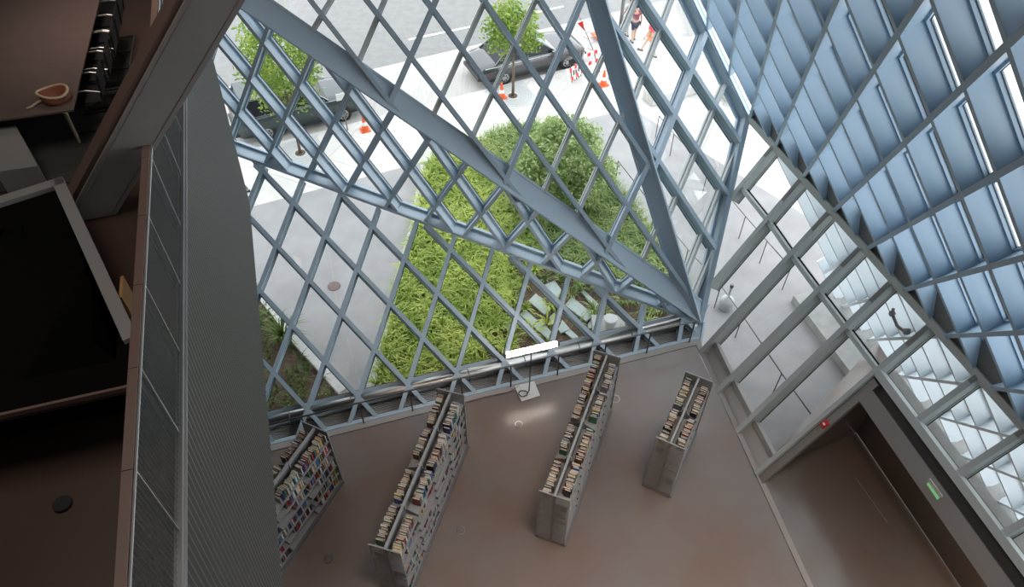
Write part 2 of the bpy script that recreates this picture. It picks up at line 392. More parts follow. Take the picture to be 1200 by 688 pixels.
# lower sill strip between the bars of the first facet
def sill_strip(root):
    p = on_plane(VTX-n1*.26, n1, 300, 489); q = on_plane(VTX-n1*.26, n1, 803, 369)
    d = (q-p).normalized()
    MB().bar(p-d*3.5, q+d*.35, n1, .13, -.03, .10, 'paint').prism([p-d*3.5-VV((0, 0, .05)), q+d*.35-VV((0, 0, .05)), q+d*.35-VV((0, 0, .5)), p-d*3.5-VV((0, 0, .5))], VV((0, .03, 0)), 'paint').build('sill', root)
window(1, 'window_1', 'low sloping lattice glass wall above the planting, nearest the bookcases', .105, .30, LINES[1], [sill_strip])
window(2, 'window_2', 'upright band of lattice glass between the two slanting beams', .088, .35, LINES[2], cap=1.7, edges=(0,))
window(3, 'window_3', 'leaning lattice glass facing the parked car', .098, .30, LINES[3])
window(4, 'window_4', 'narrow leaning lattice glass between the thick beam and blue wall', .115, .30, LINES[4], edges=(3, 2))
def cut(lines, z, above):
    out = []
    for a, i, p, q in lines:
        p, q = VV(p), VV(q)
        if p.z > q.z: p, q = q, p
        if q.z <= z: r = None if above else (p, q)
        elif p.z >= z: r = (p, q) if above else None
        else:
            m_ = p.lerp(q, (z-p.z)/(q.z-p.z)); r = (m_, q) if above else (p, m_)
        if r and (r[1]-r[0]).length > .08: out.append((a, i, r[0], r[1]))
    return out
P5 = POLY[5]; zf = QPT.z; m0, m1 = QPT, QPT+H5*16.5
full5 = P5; POLY[5] = [P5[0], m0, m1, P5[3]]
window(5, 'window_5', 'overhanging blue lattice wall with deep blue bars', .095, .42, cut(LINES[5], zf, True), cap=1.4, pm='paint_blue')
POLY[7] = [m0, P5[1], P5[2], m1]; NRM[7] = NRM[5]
window(7, 'window_7', 'lattice skirt outside, painted paler for daylight, seen through the rectangular glass wall', .085, .42, cut(LINES[5], zf, False), cap=1.4, pm='paint_daylit')
POLY[5] = full5
def folded(name, label, p, q, na, nb, d, fl, t, wa=1., wb=1.):
    r = struct(fold(MB(), p, q, na, nb, .2, d, 'paint', fl, t, wa, wb), name, label, 'beam')
    return r
folded('trim_1', 'slim slanting fold beam along the top of the low glass wall', VTX, F1E, n1, n2, .36, .09, .04, 0, 1)
def plate_dir(p, q, n, poly, shift, dep):
    d = (VV(q)-VV(p)).normalized(); s = n.cross(d); cen = sum([VV(x) for x in poly], VV())/len(poly)
    s = s if s.dot(cen-VV(p)) > 0 else -s
    v = s*shift-n*dep
    return -v.normalized(), v.length
nd, dd = plate_dir(VTX, F2E, n3, POLY[3], .50, .20)
folded('trim_2', 'broad slanting steel beam crossing the glass from corner to treetop', VTX, F2E, nd, nd, dd, .09, .05)
nd, dd = plate_dir(VTX, F3E, n3, POLY[3], .34, .22)
folded('trim_3', 'thick steep steel beam rising from the corner past the red hood', VTX, F3E, nd, nd, dd, .15, .09)
folded('trim_4', 'thin edge beam where lattice glass meets the blue wall', QPT, F4E, n4, n5, .30, .06, .03)
# sloping edge from the floor corner up to the blue wall
n6 = (VV(FOLD[3])-VV(FOOT[1])).cross(H5).normalized()
if n6.dot(CAM-VV(FOOT[1])) < 0: n6 = -n6
folded('trim_5', 'blue-grey corner beam between lattice glass and rectangular glass wall', VTX, QPT, n4, n6, .34, .13, .10)
FE = QPT + H5*16
mb = fold(MB(), QPT, FE, n5, n6, .2, .34, 'paint_grey', .20, .10)
struct(mb, 'trim_6', 'grey horizontal fold beam under the blue wall', 'beam')
mb = MB(); q0 = QPT-n5*.04; q1 = FE-n5*.04
up5 = H5.cross(n5); up5 = up5 if up5.z > 0 else -up5
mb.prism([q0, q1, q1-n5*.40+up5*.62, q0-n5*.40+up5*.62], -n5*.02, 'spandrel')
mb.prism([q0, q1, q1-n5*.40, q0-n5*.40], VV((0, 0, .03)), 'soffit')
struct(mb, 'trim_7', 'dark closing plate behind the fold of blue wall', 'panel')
# corner gusset plate and floor edge beam
mb = MB(); mb.prism([SB, VTX, SB+VV((-.25, .10, .03))], VV((.02, -.03, 0)), 'paint'); mb.bar(SB+VV((0, 0, -.3)), VTX+VV((0, 0, .05)), VV((-.7, -.7, 0)), .16, 0, .1, 'paint')
struct(mb, 'trim_8', 'small steel corner plate at the floor corner', 'plate')

# ---- rectangular glass wall beside the blue wall
w6 = empty('window_6', (6.2, 11.5, 0), label='rectangular glass wall of straight mullions under the blue wall', cat='window', kind='structure')
FL = [VV(p) for p in FOLD]; FT = [VV(p) for p in FOOT]
dfoot = (FT[3]-FT[0])/3
while len(FT) < 12: FT.append(FT[-1]+dfoot)
while len(FL) < 13: FL.append(FL[-1]+H5*1.27)
vqa = VTX.lerp(QPT, .175); vqb = VTX.lerp(QPT, .60)
MUL = [(vqb, FL[0]), (vqa, FL[1])]+[(FT[i], FL[i+2]) for i in range(11)]
ZT = 2.70
def mat_h(k, z):
    a, b = MUL[k]; t = (z-a.z)/(b.z-a.z); return a.lerp(b, t)
for k, (a, b) in enumerate(MUL):
    mb = MB()
    aa = mat_h(k, ZT-.05) if k > 5 and k < 10 else a
    mb.bar(aa, b, n6, .125, 0, .03, 'paint_grey').bar(aa, b, n6, .11, .03, .30, 'paint_grey').bar(aa, b, n6, .15, .28, .33, 'paint_grey').bar(aa, b, n6, .18, .33, .345, 'gasket')
    m_ = mb.build('mullion', w6)
    pa = b.lerp(aa, .02); pb = b.lerp(aa, .13 if k > 1 else .2)
    MB().bar(pa, pb, n6, .09, -.012, 0, 'portal').build('splice_plate', m_)
for z, w, k0, k1, nm in ((ZT, .10, 0, 12, 'transom'),):
    for k in range(k0, k1):
        p = mat_h(k, z); q = mat_h(k+1, z)
        big = k >= 5
        mb = MB().bar(p, q, n6, .16 if big else .10, .05 if not big else -.04, .28, 'paint_grey')
        mb.bar(p, q, n6, .17, .26, .31, 'gasket')
        mb.build(nm, w6)
mb = MB()
for k in range(len(MUL)-1):
    (a, b), (c, d) = MUL[k], MUL[k+1]
    lo = (mat_h(k, ZT), mat_h(k+1, ZT)) if 5 <= k < 10 else (a, c)
    o = -n6*.335
    mb.face([lo[0]+o, lo[1]+o, d+o], 'glass_side').face([lo[0]+o, d+o, b+o], 'glass_side')
g = mb.build('glass', w6); g['label'] = 'clear glass panes'
for k in range(2, 5):                                   # raised sills at the floor
    a, b = MUL[k]; c, d = MUL[k+1]
    p, q = a.lerp(b, .10), c.lerp(d, .10); e = (q-p).normalized()
    mb = MB().bar(p+e*.06, q-e*.06, n6, .10, .10, .30, 'portal')
    mb.prism([a+e*.05-n6*.16, c-e*.05-n6*.16, q-e*.05-n6*.2, p+e*.05-n6*.2], -n6*.05, 'grille')
    mb.build('sill', w6)
# small valve rod fixed between two mullions
rod = empty('chain_actuator', mat_h(5, 3.1)-n6*.08, label='bent pipe fitting hung under fold beam of the glass wall', cat='pipe')
p, q = mat_h(4, 3.55), mat_h(5, 3.50); e = (q-p)
mb = MB().tube([p+e*.40+n6*.05, p+e*.45+n6*.10-VV((0, 0, .12)), p+e*.65+n6*.10-VV((0, 0, .22)), p+e*.82+n6*.08-VV((0, 0, .15)), p+e*.86+n6*.04], .035, 'portal', 8)
mb.build('pipe', rod, smooth=True)
MB().obox(p+e*.45+n6*.10-VV((0, 0, .12)), VV((.05, 0, 0)), VV((0, .045, 0)), VV((0, 0, .045)), 'portal').build('bracket', rod)
MB().obox(p+e*.84+n6*.07-VV((0, 0, .10)), VV((.06, 0, 0)), VV((0, .045, 0)), VV((0, 0, .05)), 'portal').build('bracket', rod)
# ---- portal under the transom
dr = empty('door_1', (6.0, 6.5, 0), label='wide portal framed in warm grey at the glass wall foot', cat='doorway', kind='structure')
def wp(k, z, o=0.): return mat_h(k, z)+n6*o
J = 5
mb = MB().bar(wp(J, 0.0), wp(J, ZT), n6, .10, -.05, .30, 'paint_grey')
e = (wp(J+1, 1)-wp(J, 1)).normalized()
mb.build('jamb_edge', dr)
MB().prism([wp(J, 0)+e*.08, wp(J, ZT-.1)+e*.08, wp(J, ZT-.1)+e*.27, wp(J, 0)+e*.27], -n6*.10, 'portal').build('jamb', dr)
k2 = 10
h = MB().prism([wp(J, 2.47)+e*.08, wp(k2, 2.47), wp(k2, 2.20), wp(J, 2.20)+e*.08], -n6*.12, 'portal').build('header', dr)
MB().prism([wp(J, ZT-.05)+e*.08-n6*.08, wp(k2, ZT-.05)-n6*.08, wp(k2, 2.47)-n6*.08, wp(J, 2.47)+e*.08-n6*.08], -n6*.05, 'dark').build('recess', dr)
MB().face([wp(J, 0)+e*.2-n6*.12, wp(k2, 0)-n6*.12, wp(k2, 2.22)-n6*.12, wp(J, 2.22)+e*.2-n6*.12], 'glass_side').build('door_glass', dr)
# fire alarm and exit sign
c = wp(J, 1.52)+e*.17+n6*.02
al = empty('fire_alarm', c, label='small red fire alarm pull on the portal jamb', cat='alarm')
MB().obox(c, e*.07, n6.cross(e)*.09, n6*.025, 'red').build('case', al, bevel=.01)
MB().obox(c+n6*.03, e*.035, n6.cross(e)*.02, n6*.012, 'white').build('handle', al)
c = on_plane(wp(J, 2.05)+n6*.12, n6, 1095, 573)
ex = empty('exit_sign', c, label='green and white lit exit sign hung from the portal header', cat='sign')
eh = (wp(k2, 2.05)-wp(J, 2.05)).normalized()
up6 = n6.cross(eh); up6 = up6 if up6.z > 0 else -up6
MB().obox(c+VV((0, 0, .05)), eh*.20, n6*.035, VV((0, 0, .04)), 'whiteplastic').build('housing', ex, bevel=.01)
MB().obox(c-VV((0, 0, .10)), eh*.17, n6*.012, VV((0, 0, .08)), 'exit').build('sign_face', ex)
# ------------------------------------------------------------------ floor, grille, convector, railing
fl = [VV((SA.x, SA.y, 0)), SB.copy(), FT[0]-dfoot*0, FT[3], FT[11], VV((8.5, -6, 0)), VV((-12, -6, 0)), VV((-12, SA.y-.9, 0))]
vest = [FT[3]-dfoot*.0, FT[11], FT[11]+VV((4.2, 1.2, 0)), FT[3]+VV((4.1, 3.95, 0))]
mb = MB().prism([p for p in fl], VV((0, 0, -.3)), 'floor')
struct(mb, 'floor', 'brown grey polished concrete floor', 'floor')
mb = MB().prism([p+VV((.0, 0, -.004)) for p in vest], VV((0, 0, -.3)), 'floor')
struct(mb, 'floor_vestibule', 'brown floor inside the portal', 'floor')
hd = H1; pn = VV((-H1.y, H1.x, 0))
mb = MB().prism([SA-pn*.17+VV((0, 0, .004)), SB-pn*.17+VV((0, 0, .004)), SB+VV((0, 0, .004)), SA+VV((0, 0, .004))], VV((0, 0, .016)), 'trim')
mb.prism([SA+VV((0, 0, -.28)), SB+VV((0, 0, -.28)), SB+pn*.10+VV((0, 0, -.28)), SA+pn*.10+VV((0, 0, -.28))], VV((0, 0, .31)), 'paint')
struct(mb, 'trim_9', 'pale floor edge strip along the low glass wall', 'strip')
fd = (FT[11]-FT[0]).normalized(); fp = VV((fd.y, -fd.x, 0)); fp = -fp if fp.x > 0 else fp
mb = MB().prism([SB+fp*.02+VV((0, 0, .005)), FT[11]+fp*.02+VV((0, 0, .005)), FT[11]+fp*.15+VV((0, 0, .005)), SB+fp*.15+VV((0, 0, .005))], VV((0, 0, .016)), 'trim')
struct(mb, 'trim_10', 'pale floor edge strip along the rectangular glass wall', 'strip')
# pale strip standing in for a lamp tube's reflection inside the portal
a, b = at(1003, 560, 0.004), at(1040, 612, 0.004)
struct(MB().bar(a, b, VV((0, 0, 1)), .02, -.004, .01, 'trim'), 'reflection_strip', 'thin pale strip painting a lamp tube reflection past the portal', 'strip')
# recessed slatted grille
gw = 1.0
mb = MB()
ga, gb = SA+pn*.10+VV((0, 0, -.14)), SB+pn*.10+VV((0, 0, -.14))
mb.prism([ga, gb, gb+pn*gw, ga+pn*gw], VV((0, 0, -.05)), 'dark')
for i in range(19):
    o = pn*(.03+i*.05)
    mb.prism([ga+o, gb+o, gb+o+pn*.028, ga+o+pn*.028], VV((0, 0, .03)), 'grille')
gr = struct(mb, 'trim_12', 'dark slatted floor grille between floor edge and pipe', 'grille')
L_ = (SB-SA).length
# outer upstand below the sill
oa, ob = SA+pn*1.02, SB+pn*1.02
mb = MB().prism([oa+VV((0, 0, GROUND)), ob+VV((0, 0, GROUND)), ob+pn*.18+VV((0, 0, GROUND)), oa+pn*.18+VV((0, 0, GROUND))], VV((0, 0, 1.12)), 'concrete')
mb.prism([SA+VV((0, 0, -.9)), SB+VV((0, 0, -.9)), ob+VV((0, 0, -.9)), oa+VV((0, 0, -.9))], VV((0, 0, .1)), 'dark')
struct(mb, 'wall_front', 'low concrete upstand outside the glass', 'wall')
# brushed steel convector pipe
pc = at(640, 416, .12); off = (pc-SA).dot(pn)
pa = SA+hd*1.0+pn*off+VV((0, 0, .12)); pb = SA+hd*(L_-.25)+pn*off+VV((0, 0, .12))
cv = empty('heating_pipe', (pa+pb)/2, label='long brushed steel heating casing beneath the low glass wall', cat='heater')
MB().tube([pa, pb], .15, 'steel', 24).build('casing', cv, smooth=True)
n_seg = 9
for i in range(n_seg+1):
    p = pa.lerp(pb, i/n_seg); MB().tube([p-hd*.012, p+hd*.012], .154, 'darksteel', 24).build('joint_band', cv)
for i in range(n_seg):
    p = pa.lerp(pb, (i+.5)/n_seg); MB().box(p.x-.03, p.x+.03, p.y-.03, p.y+.03, -.12, .0, 'darksteel').build('bracket', cv)
# railing
rl = empty('handrail', at(600, 455, 0), label='thin dark steel handrail along the low glass wall', cat='railing')
posts = [(361, 505), (427, 496.8), (484, 481), (543, 469), (599.8, 455.6), (654.3, 441.8), (708, 428), (759, 415.8), (808.8, 402.8)]
rh = .885; P_ = []
for x, y in posts:
    b = at(x, y, 0); s_ = (b-SA).dot(hd); P_.append(SA+hd*s_-pn*.04)
P_.insert(0, P_[0]-hd*1.27); P_.insert(0, P_[0]-hd*1.27)
MB().tube([P_[0]+VV((0, 0, rh)), P_[-1]+VV((0, 0, rh))+hd*.05], .021, 'darksteel', 10).build('top_rail', rl, smooth=True)
for b in P_:
    MB().bar(b, b+VV((0, 0, rh)), -pn, .035, -.008, .008, 'darksteel').build('post', rl)
# floor drains and plate
for (x, y), lb in (((608, 497), 'round steel floor drain in front of the lamp'), ((540, 621), 'round steel floor drain between the middle bookcases'), ((385, 655), 'dark round floor drain beside the ribbed wall')):
    b = at(x, y, 0); d_ = empty('floor_drain', b, label=lb, cat='drain')
    MB().lathe(b+VV((0, 0, .001)), [(.10, 0), (.10, .004), (.085, .006)], 'darksteel' if x < 400 else 'steel', 24).build('rim', d_)
    MB().lathe(b+VV((0, 0, .006)), [(.078, 0), (.078, .003)], 'floor' if x > 400 else 'shelf_dark', 24).build('cover', d_)
b = at(721, 467, 0); d_ = empty('floor_disc', b, label='clear plastic disc on the floor beside the lamp bookcase', cat='disc')
MB().lathe(b+VV((0, 0, .001)), [(.12, 0), (.12, .006), (.11, .008)], 'ash', 24).build('disc', d_); MB().lathe(b+VV((0, 0, .008)), [(.10, 0), (.10, .003)], 'floor', 24).build('inset', d_)
# fluorescent floor lamp
b = at(620, 458, 0)
lp = empty('floor_lamp', b, label='floor lamp with a long glowing tube on a slim stand', cat='lamp')
q = [at(597, 458, .03), at(617, 449, .03), at(634, 461, .03), at(612, 472, .03)]
q = [at(603, 452, .03), at(626, 446, .03), at(633, 463, .03), at(611, 470, .03)]
MB().prism([p-VV((0, 0, .026)) for p in q], VV((0, 0, .026)), 'whiteplastic').build('base', lp, bevel=.006)
tl = (at(593, 415, 1.38)+at(652.5, 401.5, 1.38))/2
t0, t1 = at(593, 415, 1.38), at(652.5, 401.5, 1.38)
top = VV((b.x, b.y, 1.34)); mid = (t0+t1)/2
MB().tube([b+VV((0, 0, .03)), VV((mid.x, mid.y, 1.30))], .016, 'darksteel', 10).build('pole', lp, smooth=True)
ax = (t1-t0).normalized(); sd = VV((-ax.y, ax.x, 0))
MB().obox(mid-VV((0, 0, .075)), ax*((t1-t0).length/2+.05), sd*.07, VV((0, 0, .02)), 'whiteplastic').build('housing', lp, bevel=.01)
tb = MB().tube([t0, t1], .055, 'lampon', 16).build('tube', lp, smooth=True); tb['label'] = 'glowing white tube'
for t_ in (t0-ax*.03, t1+ax*.03): MB().obox(t_, ax*.03, sd*.06, VV((0, 0, .06)), 'darksteel').build('end_cap', lp, bevel=.01)
cc = at(613, 461, .05); pts = [cc+VV((.11*math.cos(a), .09*math.sin(a), .012*(i % 3))) for i, a in enumerate([k*.5 for k in range(26)])]
MB().tube(pts+[b+VV((0, 0, .06))], .011, 'rubber', 6).build('cord', lp, smooth=True)
pts = [at(612, 458, .02), at(608, 452, .03), at(596, 459, .03), at(570, 464, .03), at(545, 471, .03)]
tag(MB().tube(pts, .007, 'maroon', 6).build('power_cord', smooth=True), 'thin reddish cord running from lamp base along floor edge', 'cord')

# ------------------------------------------------------------------ mezzanine, ribbed wall, guard
ZM = 9.11; NH = VV((.96, .28, 0)); DH = VV((-.28, .96, 0)); WA = 2.05
def wpt(s, z): return -NH*WA + DH*s + VV((0, 0, z))      # s metres along the guard
def on_wall(x, y):
    r = ray(x, y); return CAM + r*(-WA/(NH.dot(r)))
S0, ZB = -2.0, 4.42
S1b = DH.dot(on_wall(285, 220)); S1t = DH.dot(on_wall(248, 70))
slope = (S1t-S1b)/(on_wall(248, 70).z-ZB)
# ribbed cladding as a real corrugated sheet
mb = MB(); vs = []; fs = []; n_r = int((S1b-S0)/.028)
for i in range(n_r+1):
    s = S0+(S1b-S0)*i/n_r; o = NH*(.036 if i % 4 in (0, 1) else 0.)
    st = S0+(S1b+slope*(ZM-ZB)-S0)*i/n_r
    vs += [wpt(s, ZB)+o, wpt(st, ZM-.03)+o]
for i in range(n_r): fs.append((2*i, 2*i+2, 2*i+3, 2*i+1))
mb.add(vs, fs, 'ribbed')
S1T = S1b+slope*(ZM-ZB)
mb.prism([wpt(S1b, ZB), wpt(S1T, ZM-.03), wpt(S1T, ZM-.03)-NH*.6, wpt(S1b, ZB)-NH*.6], DH*.04, 'ribbed')
struct(mb, 'wall_left', 'tall grey ribbed metal wall below the guard', 'wall', fix=False)
mb = MB().prism([wpt(S0, ZM-.02), wpt(S1T, ZM-.02), wpt(S1T, ZM-.02)-NH*9, wpt(S0, ZM-.02)-NH*9], VV((0, 0, -.3)), 'mezz')
struct(mb, 'floor_mezzanine', 'dark brown upper floor behind the guard', 'floor')
mb = MB().prism([wpt(S0, ZB), wpt(S1b, ZB), wpt(S1b, ZB)-NH*9, wpt(S0, ZB)-NH*9], VV((0, 0, .05)), 'soffit')
struct(mb, 'ceiling_mezzanine', 'dark underside of the upper floor', 'ceiling')
mb = MB().prism([wpt(S0, ZM-.05)-NH*.02, wpt(S1T, ZM-.05)-NH*.02, wpt(S1T, ZM-.05)+NH*.05, wpt(S0, ZM-.05)+NH*.05], VV((0, 0, .10)), 'rail')
mb.prism([wpt(S0, ZM-.02)+NH*.05, wpt(S1T, ZM-.02)+NH*.05, wpt(S1T, ZM-.02)+NH*.075, wpt(S0, ZM-.02)+NH*.075], VV((0, 0, .02)), 'rail')
struct(mb, 'trim_13', 'bright steel edge strip between guard and ribbed wall', 'strip')
# guard: mesh panels, cover rail, posts
gd = empty('guard_rail', wpt(6, ZM), label='dark perforated metal guard with brown cover rail above the ribbed wall', cat='guard')
js = [DH.dot(on_wall(156, 550)), DH.dot(on_wall(159.6, 421))]
pw = 1.06; s = js[0]-4*pw; hz = ZM+1.10
while s < S1T-.3:
    e_ = min(s+pw-.014, S1T)
    mb = MB(); nb = 34; vs = []; fs = []
    for i in range(nb+1):
        ss = s+(e_-s)*i/nb; o = NH*(.012 if i % 2 else .002)
        vs += [wpt(ss, ZM+.03)+o, wpt(ss, hz-.03)+o]
    for i in range(nb): fs.append((2*i, 2*i+2, 2*i+3, 2*i+1))
    mb.add(vs, fs, 'mesh'); mb.build('mesh_panel', gd, fix=False)
    MB().prism([wpt(s-.014, ZM+.05), wpt(s, ZM+.05), wpt(s, hz), wpt(s-.014, hz)], NH*.022, 'rail').build('panel_joint', gd)
    MB().prism([wpt(s+.004, hz-.01)-NH*.085, wpt(e_-.004+.014, hz-.01)-NH*.085, wpt(e_-.004+.014, hz-.01)+NH*.0, wpt(s+.004, hz-.01)+NH*.0], VV((0, 0, .045)), 'wood_rail').build('cover_rail', gd)
    MB().prism([wpt(s, ZM)-NH*.06, wpt(s+.05, ZM)-NH*.06, wpt(s+.05, hz)-NH*.06, wpt(s, hz)-NH*.06], -NH*.015, 'darksteel').build('post', gd)
    s += pw
MB().tube([wpt(js[0]-4*pw, hz+.01)+NH*.015, wpt(S1T, hz+.01)+NH*.015], .012, 'rail', 8).build('edge_tube', gd)
# inclined column: a wide box resting on the mezzanine floor
def gz(x, y, z): return at(x, y, z)
bl, br_ = gz(87, 260, ZM), gz(125, 253, ZM)
ctop = None
bc = (bl+br_)/2
r_ = ray(267, -25); hor = VV((r_.x, r_.y, 0))
best = None
for i in range(400):
    t = 4+i*.05; P = CAM+r_*t; hdist = math.hypot(P.x-bc.x, P.y-bc.y)
    if P.z > ZM+.5 and (best is None or abs((P.z-ZM)/max(hdist, .1)-1.45) < best[0]): best = (abs((P.z-ZM)/max(hdist, .1)-1.45), P)
ctop = best[1]
axc = (ctop-bc).normalized(); wv = (br_-bl); wv = (wv-axc*wv.dot(axc)).normalized()
nv = wv.cross(axc).normalized(); nv = nv if nv.dot(CAM-bc) > 0 else -nv
cw = .50
col = empty('column', bc, label='broad pale grey inclined column crossing in front of guard', cat='column')
def cb(a0, a1, b0, b1, m):
    mbx = MB(); 
    def low(a, b_):
        P = bc+wv*a+nv*b_; t = (ZM-P.z)/axc.z; return P+axc*t
    pts = [low(a0, b0), low(a1, b0), low(a1, b1), low(a0, b1)]
    L = (ctop-bc).length+2
    return mbx.prism(pts, axc*L, m)
cb(-cw/2, cw/2, -.34, 0, 'column').build('shaft', col)
cb(-cw/2+.05, -cw/2+.06, -.01, .008, 'column').build('reveal', col)
cb(cw/2-.06, cw/2-.055, -.01, .004, 'wood_rail').build('reveal', col)
o_ = cb(-cw/2-.06, -cw/2, -.3, -.03, 'wood_rail').build('edge_board', col); o_['label'] = 'brown edge board'
# black-topped enclosure with pale rim
zt = ZM+.85
c0, c1, c2, c3 = gz(73, 206, zt), gz(160, 392, zt), gz(155, 452, zt), gz(20, 482, zt); c4 = gz(10, 226, zt)
c2 = c1.lerp(c2, 1.0)
bx = empty('stair_enclosure', (c0+c2)/2, label='black topped enclosure with pale rim on the upper floor', cat='enclosure')
ctr = (c0+c1+c2+c3+c4)/5
far_l = c0+(c4-c0)*2.2; near_l = c2+(c3-c2)*2.2
ring = [far_l, c0, c1, c2, near_l]
MB().prism([p+VV((0, 0, -.06)) for p in ring], VV((0, 0, -.02)), 'black').build('top', bx)
def rim(a, b, w, m, inw):
    d = (b-a).normalized(); pn_ = VV((-d.y, d.x, 0)); pn_ = pn_ if pn_.dot(ctr-a) > 0 else -pn_
    return MB().prism([a, b, b+pn_*w, a+pn_*w], VV((0, 0, -.088)), m)
rim(c0, c1, .13, 'capgrey', 0).build('rim', bx); rim(far_l, c0, .14, 'capgrey', 0).build('rim', bx); rim(c2, near_l, .03, 'wood_rail', 0).build('rim', bx)
MB().prism([ctr+(p-ctr)*.72-VV((0, 0, zt-ZM)) for p in ring], VV((0, 0, zt-ZM-.06)), 'black').build('base', bx)
# tan board behind the guard
b = gz(151, 352, ZM+.55)
tag(MB().obox(b, DH*.16, NH*.015, VV((0, 0, .22)), 'tan').build('panel_board'), 'small tan board standing behind the guard rail', 'board')
b = gz(73, 590, ZM); d_ = empty('floor_drain', b, label='large dark disc on the upper floor past the guard', cat='drain')
MB().lathe(b, [(.085, 0), (.085, .006), (.08, .01)], 'blackplastic', 24).build('rim', d_); MB().lathe(b+VV((0, 0, .01)), [(.075, 0), (.075, .003)], 'blackplastic', 24).build('cover', d_)
# reading area: carpet, table, chairs, bag
ta, tb_, tc_ = gz(112, 18, ZM+.75), gz(85, 128, ZM+.75), gz(10, 138, ZM+.75)
td = (ta-tb_).normalized(); ta2 = tb_+td*5.5; tw = (tc_-tb_).normalized()
tbl = empty('table', (tb_+ta2)/2+VV((0, 0, -.75)), label='large brown table top with black chairs along its edge', cat='table')
MB().prism([p+VV((0, 0, -.035)) for p in (tb_, ta2, ta2+tw*2.2, tb_+tw*2.2)], VV((0, 0, .035)), 'table').build('table_top', tbl, bevel=.006)
for p in (tb_+td*.5+tw*.3, ta2-td*.5+tw*.3, tb_+td*.5+tw*1.9, ta2-td*.5+tw*1.9):
    MB().tube([VV((p.x, p.y, ZM)), VV((p.x, p.y, ZM+.72))], .03, 'chrome', 10).build('leg', tbl)
cp = [tb_-td*.55-tw*.62, tb_+td*2.6-tw*.62, tb_+td*2.6+tw*1.6, tb_-td*.55+tw*1.6]
tag(MB().prism([VV((p.x, p.y, ZM-.018)) for p in cp], VV((0, 0, .012+.014)), 'carpet').build('rug'), 'dark rug under the table chairs', 'rug')
def chair(loc, rz, label):
    r = empty('chair', loc, rz, label=label, cat='chair', group='chairs along the brown table')
    Z = VV((0, 0, 0)); 
    def P(x, y, z): return VV((x, y, z))
    def B(mb, nm):
        o = mb.build(nm); o.parent = r; return o
    B(MB().box(-.23, .22, -.23, .23, .43, .47, 'blackplastic'), 'seat')
    B(MB().prism([(.24, -.22, .50), (.24, .22, .50), (.30, .21, .86), (.30, -.21, .86)], (.025, 0, 0), 'blackplastic'), 'backrest')
    for sgn in (-1, 1):
        y = sgn*.25
        B(MB().tube([P(.26, y, .02), P(-.22, y, .02), P(-.25, y, .06), P(-.22, y, .43), P(.1, y, .45), P(.27, y, .5), P(.33, y, .84)], .012, 'blackplastic', 8), 'frame')
        B(MB().tube([P(.29, y, .62), P(.10, y, .67), P(-.14, y, .66), P(-.19, y, .58), P(-.2, y, .44)], .012, 'chrome', 8), 'armrest')
    B(MB().tube([P(.26, -.25, .02), P(.26, .25, .02)], .012, 'chrome', 8), 'floor_bar')
    return r
ang = math.atan2(-tw.y, -tw.x)
ords = ['nearest the bag', 'second from the bag', 'third from the bag', 'fourth from the bag', 'fifth from the bag']
for i, (x, y) in enumerate(((101, 112), (110, 86), (117, 62), (121, 42), (125, 24))):
    p = gz(x, y, ZM+.45); chair(VV((p.x, p.y, ZM)), ang, 'black chair with chrome arms at the table, '+ords[i])
b = gz(64, 112, ZM+.75+.06); b.z = ZM+.75
bg = empty('handbag', b, label='open brown bag with a rope strap on the table', cat='bag')
ring_b = []
mb = MB(); vs = []; N = 16
for z, rx, ry in ((0, .19, .15), (.06, .21, .17), (.13, .19, .15), (.13, .16, .12), (.05, .15, .11)):
    for k in range(N):
        a = 2*math.pi*k/N; q = 1+.09*math.sin(3*a); vs.append(b+VV((rx*q*math.cos(a), ry*q*math.sin(a), z+.02*math.sin(2*a))))
fs = [(i*N+k, i*N+(k+1) % N, (i+1)*N+(k+1) % N, (i+1)*N+k) for i in range(4) for k in range(N)]+[tuple(range(N)), tuple(4*N+k for k in range(N))]
mb.add(vs, fs, 'bag').build('body', bg, smooth=True)
MB().tube([b+VV((.2*math.cos(a), .16*math.sin(a), .13+.02*math.sin(2*a))) for a in [2*math.pi*k/18 for k in range(18)]], .018, 'cream', 8, closed=True).build('rim', bg, smooth=True)
pts = [gz(53, 116, ZM+.80), gz(45, 119, ZM+.775), gz(38, 124, ZM+.77), gz(31, 127, ZM+.77)]
MB().tube(pts, .017, 'cream', 8).build('strap', bg, smooth=True)
# pale panel and white bar by the enclosure
p0 = gz(22, 205, ZM+.6)
a, b_ = gz(18, 146, ZM+.55), gz(44, 194, ZM+.55)
d = (b_-a).normalized(); 
tag(MB().prism([a-VV((0, 0, .5)), b_-VV((0, 0, .5)), b_-VV((0, 0, .5))+tw*.5, a-VV((0, 0, .5))+tw*.5], VV((0, 0, .5)), 'capgrey').build('cabinet'), 'pale cabinet top behind the black enclosure', 'cabinet')
a, b_ = gz(77, 131, ZM+.72), gz(93, 166, ZM+.05)
tag(MB().tube([a, b_], .02, 'cream', 8).build('pole'), 'pale slim pole leaning at the table end', 'pole')
